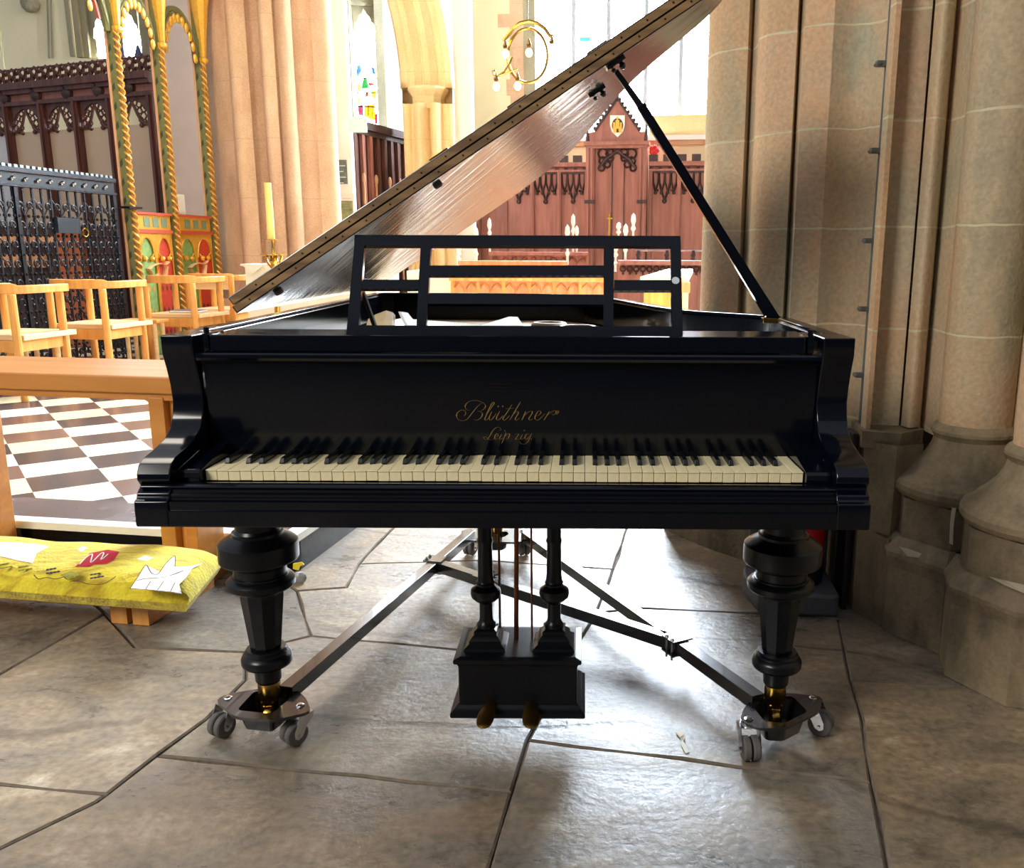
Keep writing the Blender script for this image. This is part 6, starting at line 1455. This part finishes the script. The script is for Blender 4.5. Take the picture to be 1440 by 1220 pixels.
# stained glass lancet
MT['clearlite'] = MT['daywin2']
w3, x0, x1, zb_, zt_ = lancet(3, 480, 534, 178, -60, 1, '')
b = MB(); b.box(nx(478), nx(493), YN - .05, YN + .27, zb_, zt_); b.box(nx(493), nx(499, 150), YN + .02, YN + .27, zb_, zt_); b.box(nx(528), nx(540), YN - .05, YN + .27, zb_, zt_); tag(struct(mesh('window_frame', b, 'sandgrey', w3)), None)
b = MB(); light(b, nx(511), nx(527) - nx(511), nz(511, 45), nz(511, 14)); b.box(nx(490), nx(532), YN + .05, YN + .2, nz(511, 6), nz(511, 2)); struct(mesh('tracery', b, 'sandgrey', w3))
sg = [('blue', (40, 90, 220), [(502, 92), (507, 90), (508, 100), (504, 108), (501, 108)]), ('blue', (40, 90, 220), [(521, 92), (527, 96), (528, 105), (524, 104)]), ('yellow', (250, 232, 60), [(501, 120), (506, 116), (508, 124), (504, 130), (507, 146), (501, 146)]),
      ('green', (30, 120, 50), [(512, 108), (516, 112), (519, 124), (508, 125), (510, 114)]), ('red', (230, 40, 30), [(514, 130), (518, 127), (518, 135), (513, 137)]), ('red', (226, 60, 50), [(518, 116), (526, 117), (526, 119), (519, 121)]), ('yellow', (250, 232, 60), [(521, 128), (529, 126), (529, 140), (524, 138)]),
      ('purple', (130, 20, 80), [(502, 148), (511, 147), (511, 163), (504, 162)]), ('gold', (236, 196, 20), [(512, 148), (527, 146), (528, 170), (512, 164)]), ('crimson', (160, 16, 40), [(517, 147), (519, 147), (519, 164), (517, 164)]), ('crimson', (160, 16, 40), [(523, 150), (525, 150), (525, 164), (523, 164)]), ('crimson', (160, 16, 40), [(527, 160), (531, 160), (531, 174), (527, 174)]), ('yellow', (220, 240, 60), [(507, 9), (511, 8), (512, 13), (508, 16)])]
for nm, c_, px in sg:
    b = MB(); b.prism([at(u, v, YN + .27) for u, v in px], (0, .008, 0)); k_ = 'glass_' + nm
    m__ = bpy.data.materials.get(k_) or mat(k_, c_, rough=.3, emit=c_, es=1.3); struct(mesh('stained_piece', b, m__, w3))
b = MB()
for v in (105.5, 126.5, 146): b.box(nx(499, 150), nx(531, 150), YN + .255, YN + .265, nz(511, v) - .02, nz(511, v) + .0)
struct(mesh('saddle_bars', b, 'iron', w3))
w4, *_ = lancet(4, -40, 3, 110, -100, 1, '')
# corbel head and thin pipes on the far wall
b = MB(); p = at(42, 5, YN - .1); b.ball(p, .16, 10, sc=(1, .9, 1)); b.ball(p + Vector((.02, -.1, -.08)), .08, 8); tag(mesh('corbel_head', b, 'sandgrey'), 'small carved grey corbel high on the cream wall', 'carving')
for u, lab in ((69, 'left'), (74, 'right')):
    b = MB(); b.tube([at(u - 4, -60, YN - .04), at(u, 82, YN - .04)], .018, 6); tag(mesh('wall_cable', b, 'sandgrey'), '%s one of two thin cables running down the cream wall left of the aisle window' % lab, 'cable')
# chancel side stalls seen through the gate
b = MB(); p, q = at(0, 330, 9.6), at(160, 330, 9.6); 
st5 = thing('side_stall', 'reddish-brown oak stall front visible through the bars of the iron gate', 'stall', ((p.x + q.x) / 2, 9.6, ZP)); b.box(p.x - .5, q.x, 9.6, 9.7, ZP, at(80, 318, 9.6).z); mesh('front_board', b, 'blackoak', st5)
b = MB(); b.box(at(86, 400, 9.5).x, at(122, 400, 9.5).x, 9.5, 9.58, ZP, at(100, 325, 9.5).z); tag(mesh('bright_panel', b, mat('orange_oak', (176, 92, 50), rough=.5, noise=.1), st5), 'brighter orange-brown panel')
b = MB(); b.box(at(0, 400, 9.5).x, at(86, 400, 9.5).x, 9.5, 9.58, at(50, 342, 9.5).z, at(50, 332, 9.5).z); b.box(at(5, 400, 9.5).x, at(66, 400, 9.5).x, 9.5, 9.58, at(50, 376, 9.5).z, at(50, 358, 9.5).z); mesh('pale_shelf', b, 'stallwood', st5)
# ------------------------------------------------------------------ building shell behind the camera and light
b = MB(); b.box(-9, 6, -6.3, -6, 0, 9); struct(mesh('wall_west', b, mat('nave_stone', (70, 66, 66), rough=.9, noise=.2, nscale=1)))
b = MB(); b.box(5.2, 5.5, -6, 9, 0, 9); struct(mesh('wall_south', b, mat('south_stone', (150, 138, 116), rough=.9, noise=.1, nscale=1)))
w = bpy.data.worlds.new('sky'); scn.world = w; w.use_nodes = True
bg = w.node_tree.nodes['Background']; bg.inputs[0].default_value = rgb(232, 240, 255); bg.inputs[1].default_value = WS
def area(name, loc, target, sx_, sy_, e, c):
    L_ = bpy.data.lights.new(name, 'AREA'); L_.shape = 'RECTANGLE'; L_.size = sx_; L_.size_y = sy_; L_.energy = e; L_.color = c
    o = bpy.data.objects.new(name, L_); col.objects.link(o); o.location = loc; o.rotation_euler = (Vector(target) - Vector(loc)).to_track_quat('-Z', 'Y').to_euler(); return o
for args in LIGHTS: area(*args)
def spot(name, loc, target, e, ang, c, blend=.25, r=.15):
    L_ = bpy.data.lights.new(name, 'SPOT'); L_.energy = e; L_.spot_size = math.radians(ang); L_.spot_blend = blend; L_.color = c; L_.shadow_soft_size = r
    o = bpy.data.objects.new(name, L_); col.objects.link(o); o.location = loc; o.rotation_euler = (Vector(target) - Vector(loc)).to_track_quat('-Z', 'Y').to_euler()
spot('chancel_floor_spot', (4.8, 8.0, 9.5), (.75, 6.2, .15), SPOTP, 25, (.74, .88, 1))  # unseen spot, added to brighten the chequered floor mirrored in the lid
scn.view_settings.view_transform = 'Standard'; scn.view_settings.look = 'None'; scn.view_settings.gamma = 1; scn.view_settings.use_curve_mapping = False
scn.view_settings.exposure = EXPO
